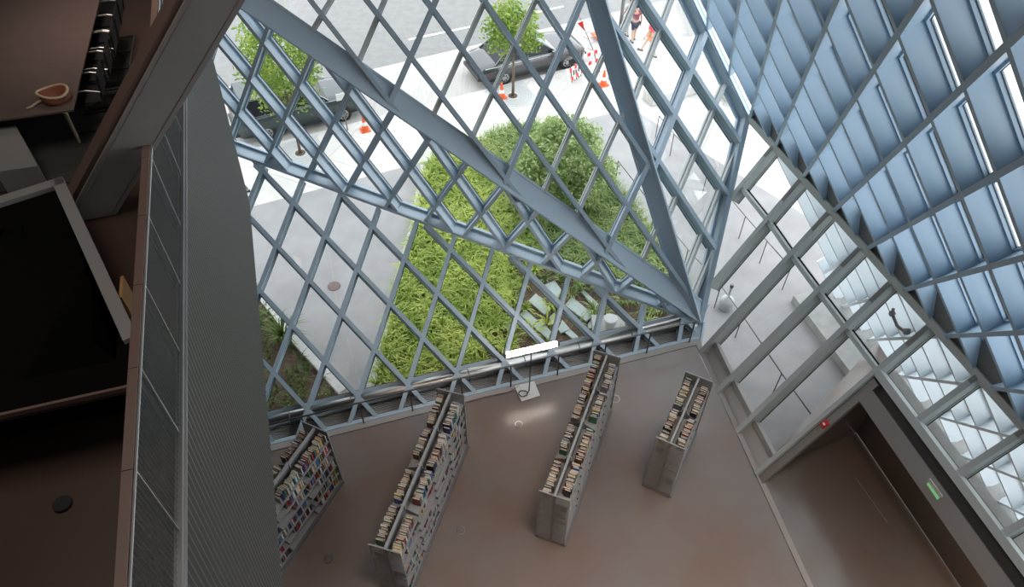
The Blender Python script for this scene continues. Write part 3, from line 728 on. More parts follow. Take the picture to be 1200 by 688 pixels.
# ------------------------------------------------------------------ bookcases and books
LEV = [.10, .43, .76, 1.09, 1.42, 1.76]
BCOL = ['black', 'navy', 'red', 'white', 'grey', 'brown', 'green', 'teal', 'maroon', 'cream', 'blue', 'white', 'grey', 'black', 'cream']
_bm = {}
def book_mesh(color):
    if color in _bm: return _bm[color]
    mb = MB()                                   # unit book: x thickness 1, y depth 1 (spine at y=1), z height 1
    mb.box(-.5, -.40, 0, 1, 0, 1, 'cover_'+color).box(.40, .5, 0, 1, 0, 1, 'cover_'+color).box(-.5, .5, .95, 1, 0, 1, 'cover_'+color)
    mb.box(-.40, .40, .03, .95, .02, .965, 'pages')
    o = mb.build('book'); me = o.data; bpy.data.objects.remove(o); _bm[color] = me
    return me
REST = MB()
SUFF = {1: 'st', 2: 'nd', 3: 'rd'}
def ordn(n): return str(n)+('th' if 10 < n % 100 < 14 else SUFF.get(n % 10, 'th'))
book_jobs = []
def bookcase(far, near, nb, label, short, near_mat, first=False):
    far = VV(far); near = VV(near); ux = VV((near.x-far.x, near.y-far.y, 0)).normalized()   # x runs from the window end to the near end
    uy = VV((-ux.y, ux.x, 0));                                                              # +y
    bay = (near-far).length/nb; L = bay*nb; rz = math.atan2(ux.y, ux.x)
    root = empty('bookcase', VV((far.x, far.y, 0)), rz, label=label, cat='bookcase')
    def B(mb, nm, lab=None, bevel=0):
        o = mb.build(nm, bevel=bevel); o.parent = root
        if lab: o['label'] = lab
        return o
    H = 2.08; D = .30
    B(MB().box(0, L, -D-.05, D+.05, 0, .085, 'shelf_dark'), 'base')
    B(MB().box(0, L, -.022, .022, H-.07, H, 'shelf'), 'spine_rail')
    B(MB().box(0, L, -.022, -.004, .09, H-.07, 'shelf_dark').box(0, L, .004, .022, .09, H-.07, 'shelf_dark'), 'back_panel')
    B(MB().box(-.022, 0, -D-.02, D+.02, 0, H+.02, 'shelf'), 'end_panel')
    mb = MB().box(L+.002, L+.018, -D-.02, D+.02, .02, H+.02, near_mat)
    ep = B(mb, 'end_panel', 'smoky see-through end panel')
    B(MB().box(L-.001, L+.024, -D-.025, D+.025, H+.0, H+.03, 'shelf'), 'end_cap')
    for i in range(1, nb):
        for s in (-1, 1):
            mb = MB()
            y0, y1 = (.022, D) if s > 0 else (-D, -.022)
            mb.box(i*bay-.012, i*bay+.012, min(.02*s, .05*s), max(.02*s, .05*s), 0, H, 'shelf')
            for z in LEV:      # bracket plates at each level
                x = i*bay
                mb.prism([(x-.006, y0, z), (x-.006, y1, z), (x-.006, y1, z+.05), (x-.006, (y0 if s > 0 else y1) if 0 else (y0+.0 if s > 0 else y0), z+.20)] if 0 else
                         ([(x-.006, .02*s, z), (x-.006, D*s, z), (x-.006, D*s, z+.07), (x-.006, .02*s, z+.21)]), (.012, 0, 0), 'shelf_dark')
            B(mb, 'upright')
    for s in (-1, 1):
        for li, z in enumerate(LEV):
            for i in range(nb):
                y0, y1 = (.024, D) if s > 0 else (-D, -.024)
                mb = MB().box(i*bay+.008, (i+1)*bay-.008, y0, y1, z-.018, z, 'shelf')
                yl = D*s; mb.box(i*bay+.008, (i+1)*bay-.008, min(yl, yl-.008*s), max(yl, yl-.008*s), z-.035, z+.012, 'shelf')
                B(mb, 'shelf')
    bks = []
    for s in (-1, 1):
        side = 1 if uy.x*s < 0 else -1
        sname = 'ribbed-wall side' if side > 0 else 'doorway side'
        cnt = 0
        for li, z in enumerate(LEV):
            top = li == len(LEV)-1
            if side > 0 and li < 4: continue            # turned from the camera
            for i in range(nb):
                fill = random.uniform(.72, 1.0) if top else random.uniform(.5, 1.0)
                if not top and random.random() < .08: continue
                start = random.choice((0, 0, .1)) if top else random.choice((0, 0, .12, .2))
                x = i*bay+.025+start*bay; xe = i*bay+.025+(bay-.05)*min(1, fill+start)
                while x < xe-.03:
                    th = random.uniform(.026, .05) if top else random.uniform(.022, .048)
                    if x+th > (i+1)*bay-.025: break
                    h = random.uniform(.19, .265); dp = random.uniform(.125, .17)
                    c = random.choice(BCOL)
                    if random.random() < .012: c = 'yellow'
                    if random.random() < .02: c = 'orange'
                    y = (D-.02-random.uniform(0, .03))-dp       # back edge from the spine rail
                    tilt = 0. if random.random() < .93 else random.uniform(-.12, .12)
                    bks.append((li, side, sname, root, s, x+th/2, y, z+.001, th, dp, h, c, tilt, top, short)); x += th+.0012
    book_jobs.append(bks)
    return root
def put_book(j, n=None):
    li, side, sname, root, s, x, y, z, th, dp, h, c, tilt, top, short = j
    rm = Matrix.LocRotScale(root.location, root.rotation_euler, None)
    loc = Matrix.Translation((x, y*s, z)) @ Matrix.Rotation(math.pi if s < 0 else 0, 4, 'Z') @ Matrix.Rotation(tilt, 4, 'Y') @ Matrix.Diagonal((th, dp, h, 1))
    return rm @ loc
t2 = lambda a, b, z=2.1: (at(*a, z)+at(*b, z))/2
f1 = t2((351, 495), (385, 505)); d1 = (f1-t2((302, 562), (334, 573)))
d1 = VV((.415, .91, 0)); n1_ = f1-d1*3.72
bookcase(f1, n1_, 4, 'four-bay bookcase half hidden behind the ribbed wall', 'bookcase by ribbed wall', 'acrylic')
bookcase(t2((512, 454), (543, 464)), t2((432, 636), (469, 648)), 4, 'four-bay bookcase second from the ribbed wall, brown reflection on end', 'second bookcase', 'acrylic')
bookcase(t2((697, 409), (726, 420)), t2((633, 573), (667, 587)), 4, 'long four-bay bookcase just beside the lit floor lamp', 'lamp-side bookcase', 'acrylic')
bookcase(t2((805, 436), (834, 447)), t2((770, 513), (802, 524)), 2, 'short two-bay bookcase nearest the glass corner', 'short bookcase', 'acrylic')
quota = {0: 0, 1: 0, 2: 0, 3: 0}
tops = [[j for j in bks if j[13]] for bks in book_jobs]
n_ind = 0; QUOTA = [48, 96, 90, 62]
for bi, bks in enumerate(book_jobs):
    T = tops[bi]; sel = []
    # nearest the camera first
    T2 = sorted(T, key=lambda j: -j[5]) if bi != 3 else T
    sel = T2[:QUOTA[bi]]; ids = {id(j) for j in sel}
    num = {}
    for j in bks:
        mw = put_book(j)
        if id(j) in ids: continue
        me = book_mesh(j[11]); off = len(REST.v)
        REST.add([tuple(mw @ v.co) for v in me.vertices], [list(p.vertices) for p in me.polygons], 'cover_'+j[11])
        k0 = REST.mi('cover_'+j[11]); k1 = REST.mi('pages'); nF = len(me.polygons)
        for q, p in enumerate(me.polygons):
            REST.m[len(REST.m)-nF+q] = k1 if p.material_index == 1 else k0
    for sn in ('ribbed-wall side', 'doorway side'):
        lst = sorted([j for j in sel if j[2] == sn], key=lambda j: -j[5])
        for i, j in enumerate(lst):
            o = bpy.data.objects.new('book', book_mesh(j[11])); COL.objects.link(o)
            loc, rot, scl = put_book(j).decompose(); o.location = loc; o.rotation_euler = rot.to_euler(); o.scale = scl
            tag(o, '%s book, %s from near end, %s top of %s' % (j[11], ordn(i+1), j[2], j[14]), 'book', 'books on the top shelves')
            n_ind += 1
tag(REST.build('books', fix=False), 'many mixed books filling the lower and remaining shelves', 'books', kind='stuff')

# ------------------------------------------------------------------ outside: ground
zg = GROUND
ka, kb = at(358, 158, zg), at(574, 103, zg); kd = (kb-ka).normalized(); kn = VV((-kd.y, kd.x, 0))     # kerb line, kn away from the building
aa, ab = at(429.6, 80, zg), at(574, 44.4, zg)
wpark = ((aa-ka).dot(kn)+(ab-ka).dot(kn))/2
def strip(o0, o1, z, th, m, name, label, x0=-45, x1=60):
    mb = MB(); p = lambda s, o: ka+kd*s+kn*o+VV((0, 0, z-ka.z))
    mb.prism([p(x0, o0), p(x1, o0), p(x1, o1), p(x0, o1)], VV((0, 0, -th)), m)
    return struct(mb, name, label, 'ground')
strip(.0, -.18, zg+.004, .3, 'kerb', 'kerb_strip', 'pale kerb edge beside the parking lane')
strip(.0, wpark, zg-.12, .2, 'parking', 'parking_lane', 'pale brushed concrete parking lane')
strip(wpark, wpark+9, zg-.125, .2, 'asphalt', 'road', 'grey asphalt road')
strip(wpark+9, wpark+50, zg-.1, .2, 'sidewalk', 'far_sidewalk', 'pale far pavement')
mb = MB()
p = lambda s, o: ka+kd*s+kn*o
la = at(479, 46, zg-.12)
for (x0, y0, x1, y1) in ((479, 46, 556, 30), (600, 20.5, 660, 7), (282, 57.5, 306, 52), (262, 103.5, 292, 96.3), (330, 80, 400, 64)):
    a, b = at(x0, y0, zg-.12), at(x1, y1, zg-.12); mb.bar(a, b, VV((0, 0, 1)), .13, -.006, .0, 'white')
struct(mb, 'road_markings', 'white dashed lane lines on the road', 'road marking')
pa_, pb_ = at(294, 242, zg), at(734, 127, zg); pd = (pb_-pa_).normalized(); pnn = VV((-pd.y, pd.x, 0))
mb = MB(); mb.prism([pa_-pd*30, pb_+pd*3, pb_+pd*3+pnn*30, pa_-pd*30+pnn*30], VV((0, 0, -.2)), 'sidewalk')
# keep the pavement behind the kerb
so = (pa_-ka).dot(kn); 
mb = MB(); q = lambda s, o: ka+kd*s+kn*o
mb.prism([q(-45, -.18), q(60, -.18), q(60, -60), pb_+pd*3.5+VV((14, -22, 0)), pb_+pd*.2, pa_-pd*32], VV((0, 0, -.2)), 'sidewalk')
struct(mb, 'sidewalk', 'bright pale concrete sidewalk with joints', 'ground')
mb = MB(); mb.prism([pa_-pd*32, pb_+pd*.2, pb_+pd*3.5+VV((14, -22, 0)), q(60, -60), q(-45, -60)], VV((0, 0, -.2)), 'plaza')
struct(mb, 'plaza', 'grey concrete plaza around the planting', 'ground')
gbase = MB().prism([(-90, -40, zg-.35), (90, -40, zg-.35), (90, 110, zg-.35), (-90, 110, zg-.35)], (0, 0, -.1), 'concrete')
struct(gbase, 'ground', 'ground far beyond', 'ground')
# planting bed
pl_px = [[(619, 352), (628, 343), (646, 361), (638, 368)], [(638, 333), (650, 328), (658, 339), (654, 350)], [(662, 357), (670, 347), (696, 368), (687, 376)], [(681, 341), (685, 340), (701, 355), (698, 361)],
         [(609, 368), (616, 362), (630, 375), (623, 381)], [(644, 371), (650, 365), (651, 380)], [(654, 385), (659, 374), (668, 385), (657, 390)], [(662, 389), (668, 385), (680, 396), (673, 398)], [(625, 382), (634, 374), (646, 388), (642, 397)], [(592, 380), (599, 372), (601, 386)], [(689, 379), (695, 372), (695, 384)]]
bed_px = [(438, 462), (462, 362), (489, 264), (500, 196), (512, 180), (560, 166), (612, 148), (665, 148), (704, 200), (748, 250), (786, 306), (806, 345), (800, 372), (742, 400), (640, 428), (540, 448)]
bed = [at(x, y, zg) for x, y in bed_px]
def inpoly(x, y, P):
    c = False; j = len(P)-1
    for i in range(len(P)):
        if (P[i].y > y) != (P[j].y > y) and x < (P[j].x-P[i].x)*(y-P[i].y)/(P[j].y-P[i].y)+P[i].x: c = not c
        j = i
    return c
struct(MB().prism([b+VV((0, 0, .03)) for b in bed], VV((0, 0, -.1)), 'soil'), 'planting_bed', 'brown soil bed beneath the grasses', 'soil')
mb = MB()
ec = [at(438, 462, zg), at(462, 362, zg), at(489, 264, zg), at(500, 196, zg)]
for a, b in zip(ec, ec[1:]): mb.bar(a-VV((.1, 0, 0)), b-VV((.1, 0, 0)), VV((0, 0, 1)), .22, -.13, .05, 'kerb')
struct(mb, 'trim_14', 'pale kerb edging the bright grass bed', 'kerb')
lb = [at(x, y, zg) for x, y in ((397, 463), (345, 405), (304, 352), (270, 330), (240, 420), (300, 490))]
struct(MB().prism([b+VV((0, 0, .04)) for b in lb], VV((0, 0, -.1)), 'soil'), 'planting_bed', 'brown soil bed beside the ribbed wall', 'soil')
mb = MB()
for a, b in zip(lb[:2], lb[1:3]): mb.bar(a+VV((.12, .05, 0)), b+VV((.12, .05, 0)), VV((0, 0, 1)), .26, -.16, .05, 'kerb')
struct(mb, 'trim_15', 'pale kerb edging the small grass bed', 'kerb')
def blades(mb, P, spacing, hmin, hmax, m, clump=14, wid=.022, keep=None, arch=1.):
    x0, x1 = min(p.x for p in P), max(p.x for p in P); y0, y1 = min(p.y for p in P), max(p.y for p in P)
    x = x0
    while x < x1:
        y = y0
        while y < y1:
            cx, cy = x+random.uniform(-.5, .5)*spacing, y+random.uniform(-.5, .5)*spacing; y += spacing
            if not inpoly(cx, cy, P): continue
            mm = keep(cx, cy) if keep else m
            if mm is None: continue
            hh = random.uniform(hmin, hmax); lean = random.uniform(-.6, .6)
            for k in range(clump):
                a = random.uniform(0, 2*math.pi); h = hh*random.uniform(.7, 1.15); r = h*arch*random.uniform(.4, 1.25)
                dx, dy = math.cos(a), math.sin(a); dx2 = dx+.5*math.cos(lean*3); w = wid*random.uniform(.7, 1.3)
                bx_, by_ = cx+dx*.04, cy+dy*.04; sx, sy = -dy*w/2, dx*w/2
                z0 = zg+.03
                pts = [(bx_, by_, z0, 1), (bx_+dx*r*.35, by_+dy*r*.35, z0+h*.72, .95), (bx_+dx*r*.75, by_+dy*r*.75, z0+h*.85, .7), (bx_+dx*r*1.15, by_+dy*r*1.15, z0+h*.62, .1)]
                vs = []; 
                for px_, py_, pz_, ww in pts: vs += [(px_-sx*ww, py_-sy*ww, pz_), (px_+sx*ww, py_+sy*ww, pz_)]
                mb.add(vs, [(0, 1, 3, 2), (2, 3, 5, 4), (4, 5, 7, 6)], mm)
        x += spacing
split_a, split_b = at(560, 166, zg), at(640, 330, zg)
soil_a = [at(x, y, zg) for x, y in ((612, 300), (700, 318), (806, 350), (806, 380), (640, 432), (560, 440))]
REFL_SLABS = []
def zone(x, y, which):
    if any(inpoly(x, y, P) for P in REFL_SLABS): return None
    side = (split_b.x-split_a.x)*(y-split_a.y)-(split_b.y-split_a.y)*(x-split_a.x)
    left = side < random.uniform(-1.5, 1.5)
    if inpoly(x, y, soil_a) and random.random() < .72: return None
    return ('grass_y' if left else None) if which == 'y' else (None if left else 'grass_g')
for P in pl_px:
    q = [at(x, y, zg+.12) for x, y in P]; cq = sum(q, VV())/len(q); REFL_SLABS.append([cq+(v-cq)*1.5+VV((0, -.12, 0)) for v in q])
mb = MB(); blades(mb, bed, .24, .26, .46, 'grass_y', 26, .030, lambda x, y: zone(x, y, 'y'))
tag(mb.build('ornamental_grass', fix=False), 'bright yellow-green arching grass filling the planting bed', 'grass', kind='stuff')
mb = MB(); blades(mb, bed, .22, .26, .46, 'grass_g', 22, .026, lambda x, y: zone(x, y, 'g'))
tag(mb.build('green_grass', fix=False), 'darker green grass around the big shrub', 'grass', kind='stuff')
mb = MB(); blades(mb, lb, .24, .15, .32, 'grass_d', 12, .02, lambda x, y: 'grass_d' if random.random() < .7 else None)
tag(mb.build('green_grass', fix=False), 'dark green tufts in the small bed by the ribbed wall', 'grass', kind='stuff')
# tall strappy plants by the kerb
for (x, y, lb_) in ((303, 385, 'strappy plant with long leaves close against the ribbed wall'), (333, 400, 'strappy plant with long leaves spilling over the pale kerb')):
    b = at(x, y, zg); mb = MB()
    for k in range(46):
        a = random.uniform(0, 6.283); h = random.uniform(.4, .8); r = random.uniform(.25, .8); dx, dy = math.cos(a), math.sin(a); w = .02
        pts = [(0, 0, 0, 1), (dx*r*.35, dy*r*.35, h*.7, 1), (dx*r*.75, dy*r*.75, h, .8), (dx*r*1.2, dy*r*1.2, h*.85, .1)]; vs = []
        for px_, py_, pz_, ww in pts: vs += [(b.x+px_+dy*w*ww, b.y+py_-dx*w*ww, zg+.04+pz_), (b.x+px_-dy*w*ww, b.y+py_+dx*w*ww, zg+.04+pz_)]
        mb.add(vs, [(0, 1, 3, 2), (2, 3, 5, 4), (4, 5, 7, 6)], 'grass_d')
    tag(mb.build('strappy_plant', fix=False), lb_, 'plant')
# pale slabs standing in for reflections of the facade panels
for i, P in enumerate(pl_px):
    if i in (5, 9, 10): P = P+[((P[0][0]+P[2][0])/2-3, (P[0][1]+P[2][1])/2+3)]
    q = [at(x, y, zg+.12) for x, y in P]
    where = ['top', '2nd', '3rd', '4th', '5th', '6th', '7th', '8th', '9th', '10th', '11th'][i]
    tag(MB().prism([v-VV((0, 0, .07)) for v in q], VV((0, 0, .07)), 'reflection_pale').build('reflection_slab', bevel=.008), ['pale reflection slab in the grass left of the diamond bars', 'broad pale reflection slab at the top of the row', 'largest pale green reflection slab, long, beneath the fold beam', 'slim pale reflection slab nearest the slanting fold beam', 'dull reflection slab farthest along toward bright grass', 'tiny reflection slab between two larger slabs', 'square reflection slab just above the lamp end', 'small pale reflection slab nearest the heating pipe', 'dull reflection slab right above the glowing tube', 'small dull reflection slab at the bright grass edge', 'small pale reflection slab beside the white vent'][i], 'reflection slab', 'painted reflections in the grass')
# vent on its fixture
b = at(715, 377, zg+.5); v_ = empty('exhaust_vent', VV((b.x, b.y, zg)), label='white round vent on a grey housing outside the corner', cat='vent')
MB().box(b.x-.5, b.x+.45, b.y-.5, b.y+.4, zg, zg+.36, 'concrete').build('housing', v_)
MB().lathe(VV((b.x, b.y, zg+.36)), [(.17, 0), (.17, .2), (.20, .21), (.20, .29), (.18, .31)], 'ash', 24).build('cap', v_)
# shrub
def foliage(mb, c, rx, ry, rz, n, size, m, hollow=.55):
    for _ in range(n):
        while True:
            d = VV((random.gauss(0, 1), random.gauss(0, 1), random.gauss(0, 1)))
            if d.length > .1: break
        d.normalize(); r = random.uniform(hollow, 1)**.6*(1+.13*math.sin(d.x*9+d.z*7)+.10*math.sin(d.y*11))
        p = VV((c.x+d.x*rx*r, c.y+d.y*ry*r, c.z+d.z*rz*r))
        u = VV((random.gauss(0, 1), random.gauss(0, 1), random.gauss(0, .6))).normalized(); w = u.orthogonal().normalized(); w = (Quaternion(u, random.uniform(0, 6.28)) @ w)
        s = size*random.uniform(.6, 1.3)
        mb.add([p-u*s, p+w*s*.45, p+u*s, p-w*s*.45], [(0, 1, 2, 3)], m)
sb = at(660, 236, zg); sh = empty('shrub', sb, label='big round leafy shrub in the planting bed', cat='shrub')
mb = MB()
for k in range(9):
    a = k*.7; mb.tube([sb+VV((.1*math.cos(a), .1*math.sin(a), 0)), sb+VV((.4*math.cos(a), .4*math.sin(a), 1.0)), sb+VV((.9*math.cos(a), .9*math.sin(a), 1.9))], [.035, .025, .01], 'bark', 6)
mb.build('stem', sh)
mb = MB(); sc_ = sb+VV((0, 0, 1.5))
foliage(mb, sc_, 1.5, 1.5, 1.5, 7500, .085, 'leaf', .35)
for k in range(26):
    a = random.uniform(0, 6.28); e_ = random.uniform(-.2, 1.2); p = sc_+VV((1.4*math.cos(a)*math.cos(e_), 1.4*math.sin(a)*math.cos(e_), 1.4*math.sin(e_)))
    foliage(mb, p, .42, .42, .38, 190, .075, 'leaf', .1)
mb.build('leaves', sh, fix=False)
def tree(base, label, hgt, r, rz, nleaf, lean=(0, 0), blobs=9):
    t = empty('street_tree', base, label=label, cat='tree')
    top = base+VV((lean[0], lean[1], hgt))
    MB().tube([base, base.lerp(top, .5)+VV((.03, 0, 0)), top+VV((0, 0, rz*.5))], [.06, .05, .025], 'bark', 8).build('trunk', t, smooth=True)
    mb = MB()
    for k in range(7):
        a = k*.9; mb.tube([top-VV((0, 0, .2)), top+VV((r*.6*math.cos(a), r*.6*math.sin(a), rz*.5))], [.025, .008], 'bark', 5)
    mb.build('branch', t)
    mb = MB(); c = top+VV((0, 0, rz*.55))
    for k in range(blobs):
        a = random.uniform(0, 6.28); e_ = random.uniform(-.8, 1.3); p = c+VV((r*.62*math.cos(a)*math.cos(e_), r*.62*math.sin(a)*math.cos(e_), rz*.62*math.sin(e_)))
        foliage(mb, p, r*.5, r*.5, rz*.45, nleaf//blobs, .085, 'leaf_t', .1)
    mb.build('leaves', t, fix=False)
    return t
tb1 = at(601, 112, zg); tree(tb1, 'slim street tree beside the parked black sedan', 2.15, 1.15, 1.3, 3000, (-.02, .1))
tb2 = at(352, 179, zg); tree(tb2, 'leafy street tree in front of the dark car by the ribbed wall', 2.2, 1.35, 2.4, 5200, (0.0, .0), 14)
for tb, lb_ in ((tb1, 'square tree grate under the slim street tree'), (tb2, 'square tree grate below the leafy tree by ribbed wall')):
    g_ = empty('tree_grate', tb, math.atan2(kd.y, kd.x), label=lb_, cat='grate')
    mb = MB(); mb.box(-.85, .85, -.85, .85, .003, .012, 'ash'); o = mb.build('frame', bevel=0); o.parent = g_
    mb = MB()
    for r in (.35, .45, .55, .65, .75): mb.tube([VV((r*math.cos(a), r*math.sin(a), .014)) for a in [k*math.pi/14 for k in range(28)]], .008, 'concrete', 4, closed=True)
    o = mb.build('ring_slots'); o.parent = g_
    o = MB().lathe((0, 0, .012), [(.19, 0), (.19, .008), (.17, .01)], 'soil', 24).build('soil_pit'); o.parent = g_
# manhole and joints
b = at(391.5, 335, zg); d_ = empty('manhole_cover', b, label='rusty round manhole cover on the grey plaza', cat='manhole')
MB().lathe(b, [(.20, 0), (.20, .012), (.18, .015)], 'manhole', 28).build('frame', d_); MB().lathe(b+VV((0, 0, .012)), [(.17, 0), (.17, .006), (.165, .008)], 'manhole', 28).build('lid', d_)
struct(MB().bar(at(383, 275, zg), at(391, 328, zg), VV((0, 0, 1)), .02, -.004, .01, 'concrete').bar(at(392, 341, zg), at(427, 470, zg), VV((0, 0, 1)), .02, -.004, .01, 'concrete'), 'trim_16', 'thin dark joint line across the plaza', 'joint')
# handrails outside
def outrail(px, label, z=zg, hr=.98, ext=None):
    P = [at(x, y, z) for x, y in px]
    r = empty('handrail', P[0], label=label, cat='railing')
    T_ = [p+VV((0, 0, hr)) for p in P]
    if ext: T_ = [at(*ext[0], z+hr)]+T_+[at(*ext[1], z+hr)]
    MB().tube(T_, .02, 'darksteel', 8).build('top_rail', r, smooth=True)
    for p in P: MB().tube([p, p+VV((0, 0, hr))], .017, 'darksteel', 8).build('post', r)
    return r
outrail([(768, 161), (785, 182), (803.7, 203), (823, 227), (844, 252), (865.7, 279), (890, 308), (916.5, 339)], 'long thin handrail crossing the plaza farther from the glass')
outrail([(721, 214), (762.8, 269.7), (800, 318), (837, 360), (861.5, 395), (905, 462), (938, 510)], 'thin handrail on the plaza closer to the planting bed')
# ash urn
b = at(850, 359, zg); u_ = empty('ash_urn', b, label='pale grey ash urn with a thin neck outside', cat='ash urn')
MB().lathe(b, [(.21, 0), (.22, .03), (.22, .26), (.21, .28)], 'ash', 28).build('base', u_, smooth=False)
MB().lathe(b+VV((0, 0, .28)), [(.215, 0), (.19, .06), (.10, .14), (.045, .17)], 'ash', 28).build('hood', u_)
MB().lathe(b+VV((0, 0, .45)), [(.04, 0), (.038, .42)], 'ash', 16).build('neck', u_)
MB().lathe(b+VV((0, 0, .87)), [(.055, 0), (.055, .10), (.045, .12)], 'darksteel', 16).build('cap', u_)
# kerb plinth under the blue skirt
a, b_ = at(930, 346, zg+.28), at(1006, 448, zg+.28); kd2 = (b_-a).normalized(); kp = VV((kd2.y, -kd2.x, 0)); kp = kp if kp.x > 0 else -kp
struct(MB().prism([a, b_+kd2*9, b_+kd2*9+kp*1.6, a+kp*1.6], VV((0, 0, -.28)), 'concrete'), 'trim_17', 'low pale concrete plinth under the blue skirt', 'plinth')
# pale blocks
for (x, y, sx, lb_) in ((785, 112, 1.1, 'long pale concrete block near the sidewalk'), (868, 112, .8, 'pale concrete block close to the blue wall')):
    b = at(x, y, zg); bb = MB().obox(b+VV((0, 0, .22)), kd*sx, kn*.35, VV((0, 0, .22)), 'kerb').build('bench', bevel=.03); tag(bb, lb_, 'bench')
# ------------------------------------------------------------------ street things
def loft(mb, secs, m, cap=True):
    n = len(secs[0]); vs = [p for s in secs for p in s]; fs = []
    for i in range(len(secs)-1):
        for k in range(n): fs.append((i*n+k, i*n+(k+1) % n, (i+1)*n+(k+1) % n, (i+1)*n+k))
    if cap: fs += [tuple(range(n))[::-1], tuple((len(secs)-1)*n+k for k in range(n))]
    return mb.add(vs, fs, m)
def car(front_w, rear_w, name, label, pm, suv=False):
    # wheels nearest the kerb give the place; x runs rear to front, y to the road
    d = VV((front_w.x-rear_w.x, front_w.y-rear_w.y, 0)).normalized()
    d = kd; wb = 2.95
    r = empty(name, VV((rear_w.x, rear_w.y, zg-.12)), math.atan2(d.y, d.x), label=label, cat='car')
    def B(mb, nm, parent=None, smooth=False, bevel=0, lab=None):
        o = mb.build(nm, smooth=smooth, bevel=bevel); o.parent = parent or r
        if lab: o['label'] = lab
        return o
    W = .93; yc = .80
    # lower body stations: x, half width, bottom, shoulder, deck height
    st = [(-1.05, .66, .42, .62, .66), (-1.02, .80, .34, .72, .80), (-.85, .88, .26, .80, .92), (-.3, .92, .24, .84, .97), (.6, .93, .22, .86, .97), (2.2, .93, .22, .86, .95), (2.9, .91, .22, .83, .92), (3.5, .87, .26, .78, .86), (3.78, .80, .32, .68, .78), (3.85, .66, .38, .58, .64)]
    if suv: st = [(x, w, a, b+.10, c+.12) for x, w, a, b, c in st]
    secs = []
    for x, w, z0, zs, zd in st:
        secs.append([(x, yc-w*.92, z0), (x, yc-w, (z0+zs)/2), (x, yc-w, zs), (x, yc-w*.90, zd-.02), (x, yc-w*.6, zd), (x, yc+w*.6, zd), (x, yc+w*.90, zd-.02), (x, yc+w, zs), (x, yc+w, (z0+zs)/2), (x, yc+w*.92, z0)])
    B(loft(MB(), secs, pm), 'body', smooth=True)
    zb_ = .95 if not suv else 1.07; zt_ = 1.42 if not suv else 1.72
    x0, x1, x2, x3 = (-.35, .30, 1.70, 2.45) if not suv else (-.9, -.62, 1.75, 2.5)
    wb0, wt = .82, .62 if not suv else .70
    # greenhouse glass then roof and pillars
    B(MB().add([(x0, yc-wb0, zb_-.02), (x3, yc-wb0, zb_-.02), (x2, yc-wt, zt_), (x1, yc-wt, zt_), (x0, yc+wb0, zb_-.02), (x3, yc+wb0, zb_-.02), (x2, yc+wt, zt_), (x1, yc+wt, zt_)],
       [(0, 1, 2, 3), (7, 6, 5, 4), (3, 2, 6, 7), (0, 3, 7, 4), (1, 5, 6, 2), (0, 4, 5, 1)], 'carglass'), 'windows', lab='dark windows')
    B(MB().prism([(x1-.05, yc-wt-.02, zt_-.01), (x2+.04, yc-wt-.02, zt_-.01), (x2+.04, yc+wt+.02, zt_-.01), (x1-.05, yc+wt+.02, zt_-.01)], (0, 0, .035), pm), 'roof', bevel=.03)
    mb = MB()
    for s in (-1, 1):
        for xb, xt, t in ((x0, x1, .05), (x3, x2, .035), ((x0+x3)/2-.05, (x1+x2)/2-.05, .035)):
            mb.tube([(xb, yc+s*wb0, zb_-.02), (xt, yc+s*wt, zt_)], t, pm, 6)
    B(mb, 'pillar')
    B(MB().add([(x3-.02, yc-wb0*.88, zb_+.02), (x3-.02, yc+wb0*.88, zb_+.02), (x2+.045, yc+wt*.9, zt_-.03), (x2+.045, yc-wt*.9, zt_-.03)], [(0, 1, 2, 3)], 'carglass_l'), 'windscreen', lab='pale windscreen') if not suv else None
    mb = MB()
    for s in (-1, 1):
        mb.tube([(x0-.02, yc+s*(wb0+.02), zb_), (x1, yc+s*(wt+.025), zt_-.01), (x2, yc+s*(wt+.025), zt_-.01), (x3, yc+s*(wb0+.02), zb_)], .012, 'chrome', 5)
        mb.tube([(x0-.5, yc+s*.90, zb_-.03), (x3+.3, yc+s*.915, zb_-.04)], .014, 'chrome', 5)
    B(mb, 'chrome_trim', lab='chrome window trim')
    for x in (0, wb):
        for s in (-1, 1):
            y = yc+s*.80
            w_ = B(MB().tube([(x, y-.10, .33), (x, y+.10, .33)], .33, 'rubber', 24), 'wheel')
            mbh = MB().tube([(x, y+s*.09, .33), (x, y+s*.115, .33)], .21, 'chrome', 20)
            for k in range(7):
                a = k*.9; mbh.tube([(x+.1*math.cos(a), y+s*.117, .33+.1*math.sin(a)), (x+.16*math.cos(a), y+s*.119, .33+.16*math.sin(a))], .03, 'rubber', 5)
            h_ = mbh.build('hubcap'); h_.parent = w_
    for s in (-1, 1):
        B(MB().box(-1.06, -.93, yc+s*.62-.16, yc+s*.62+.16, .60, .76, 'red'), 'tail_light', bevel=.02)
        B(MB().box(3.72, 3.87, yc+s*.55-.15, yc+s*.55+.15, .58, .70, 'carglass_l'), 'headlight', bevel=.02)
        B(MB().box(2.15, 2.33, yc+s*.98-.08, yc+s*.98+.08, zb_, zb_+.12, pm), 'mirror', bevel=.02)
    B(MB().box(-1.14, -.98, yc-.78, yc+.78, .36, .52, 'blackplastic'), 'bumper', bevel=.03)
    B(MB().box(3.76, 3.94, yc-.76, yc+.76, .34, .50, 'blackplastic'), 'bumper', bevel=.03)
    return r
rw = at(590, 98, zg-.12)+VV((0, 0, 0)); car(rw+kd*3, rw, 'sedan', 'parked black sedan with chrome trim beyond the slim tree', 'carpaint')
fw = at(403, 140.5, zg-.12); rw2 = fw-kd*2.95; car(fw, rw2, 'estate_car', 'dark car under the leafy tree by the ribbed wall', 'carpaint2', True)
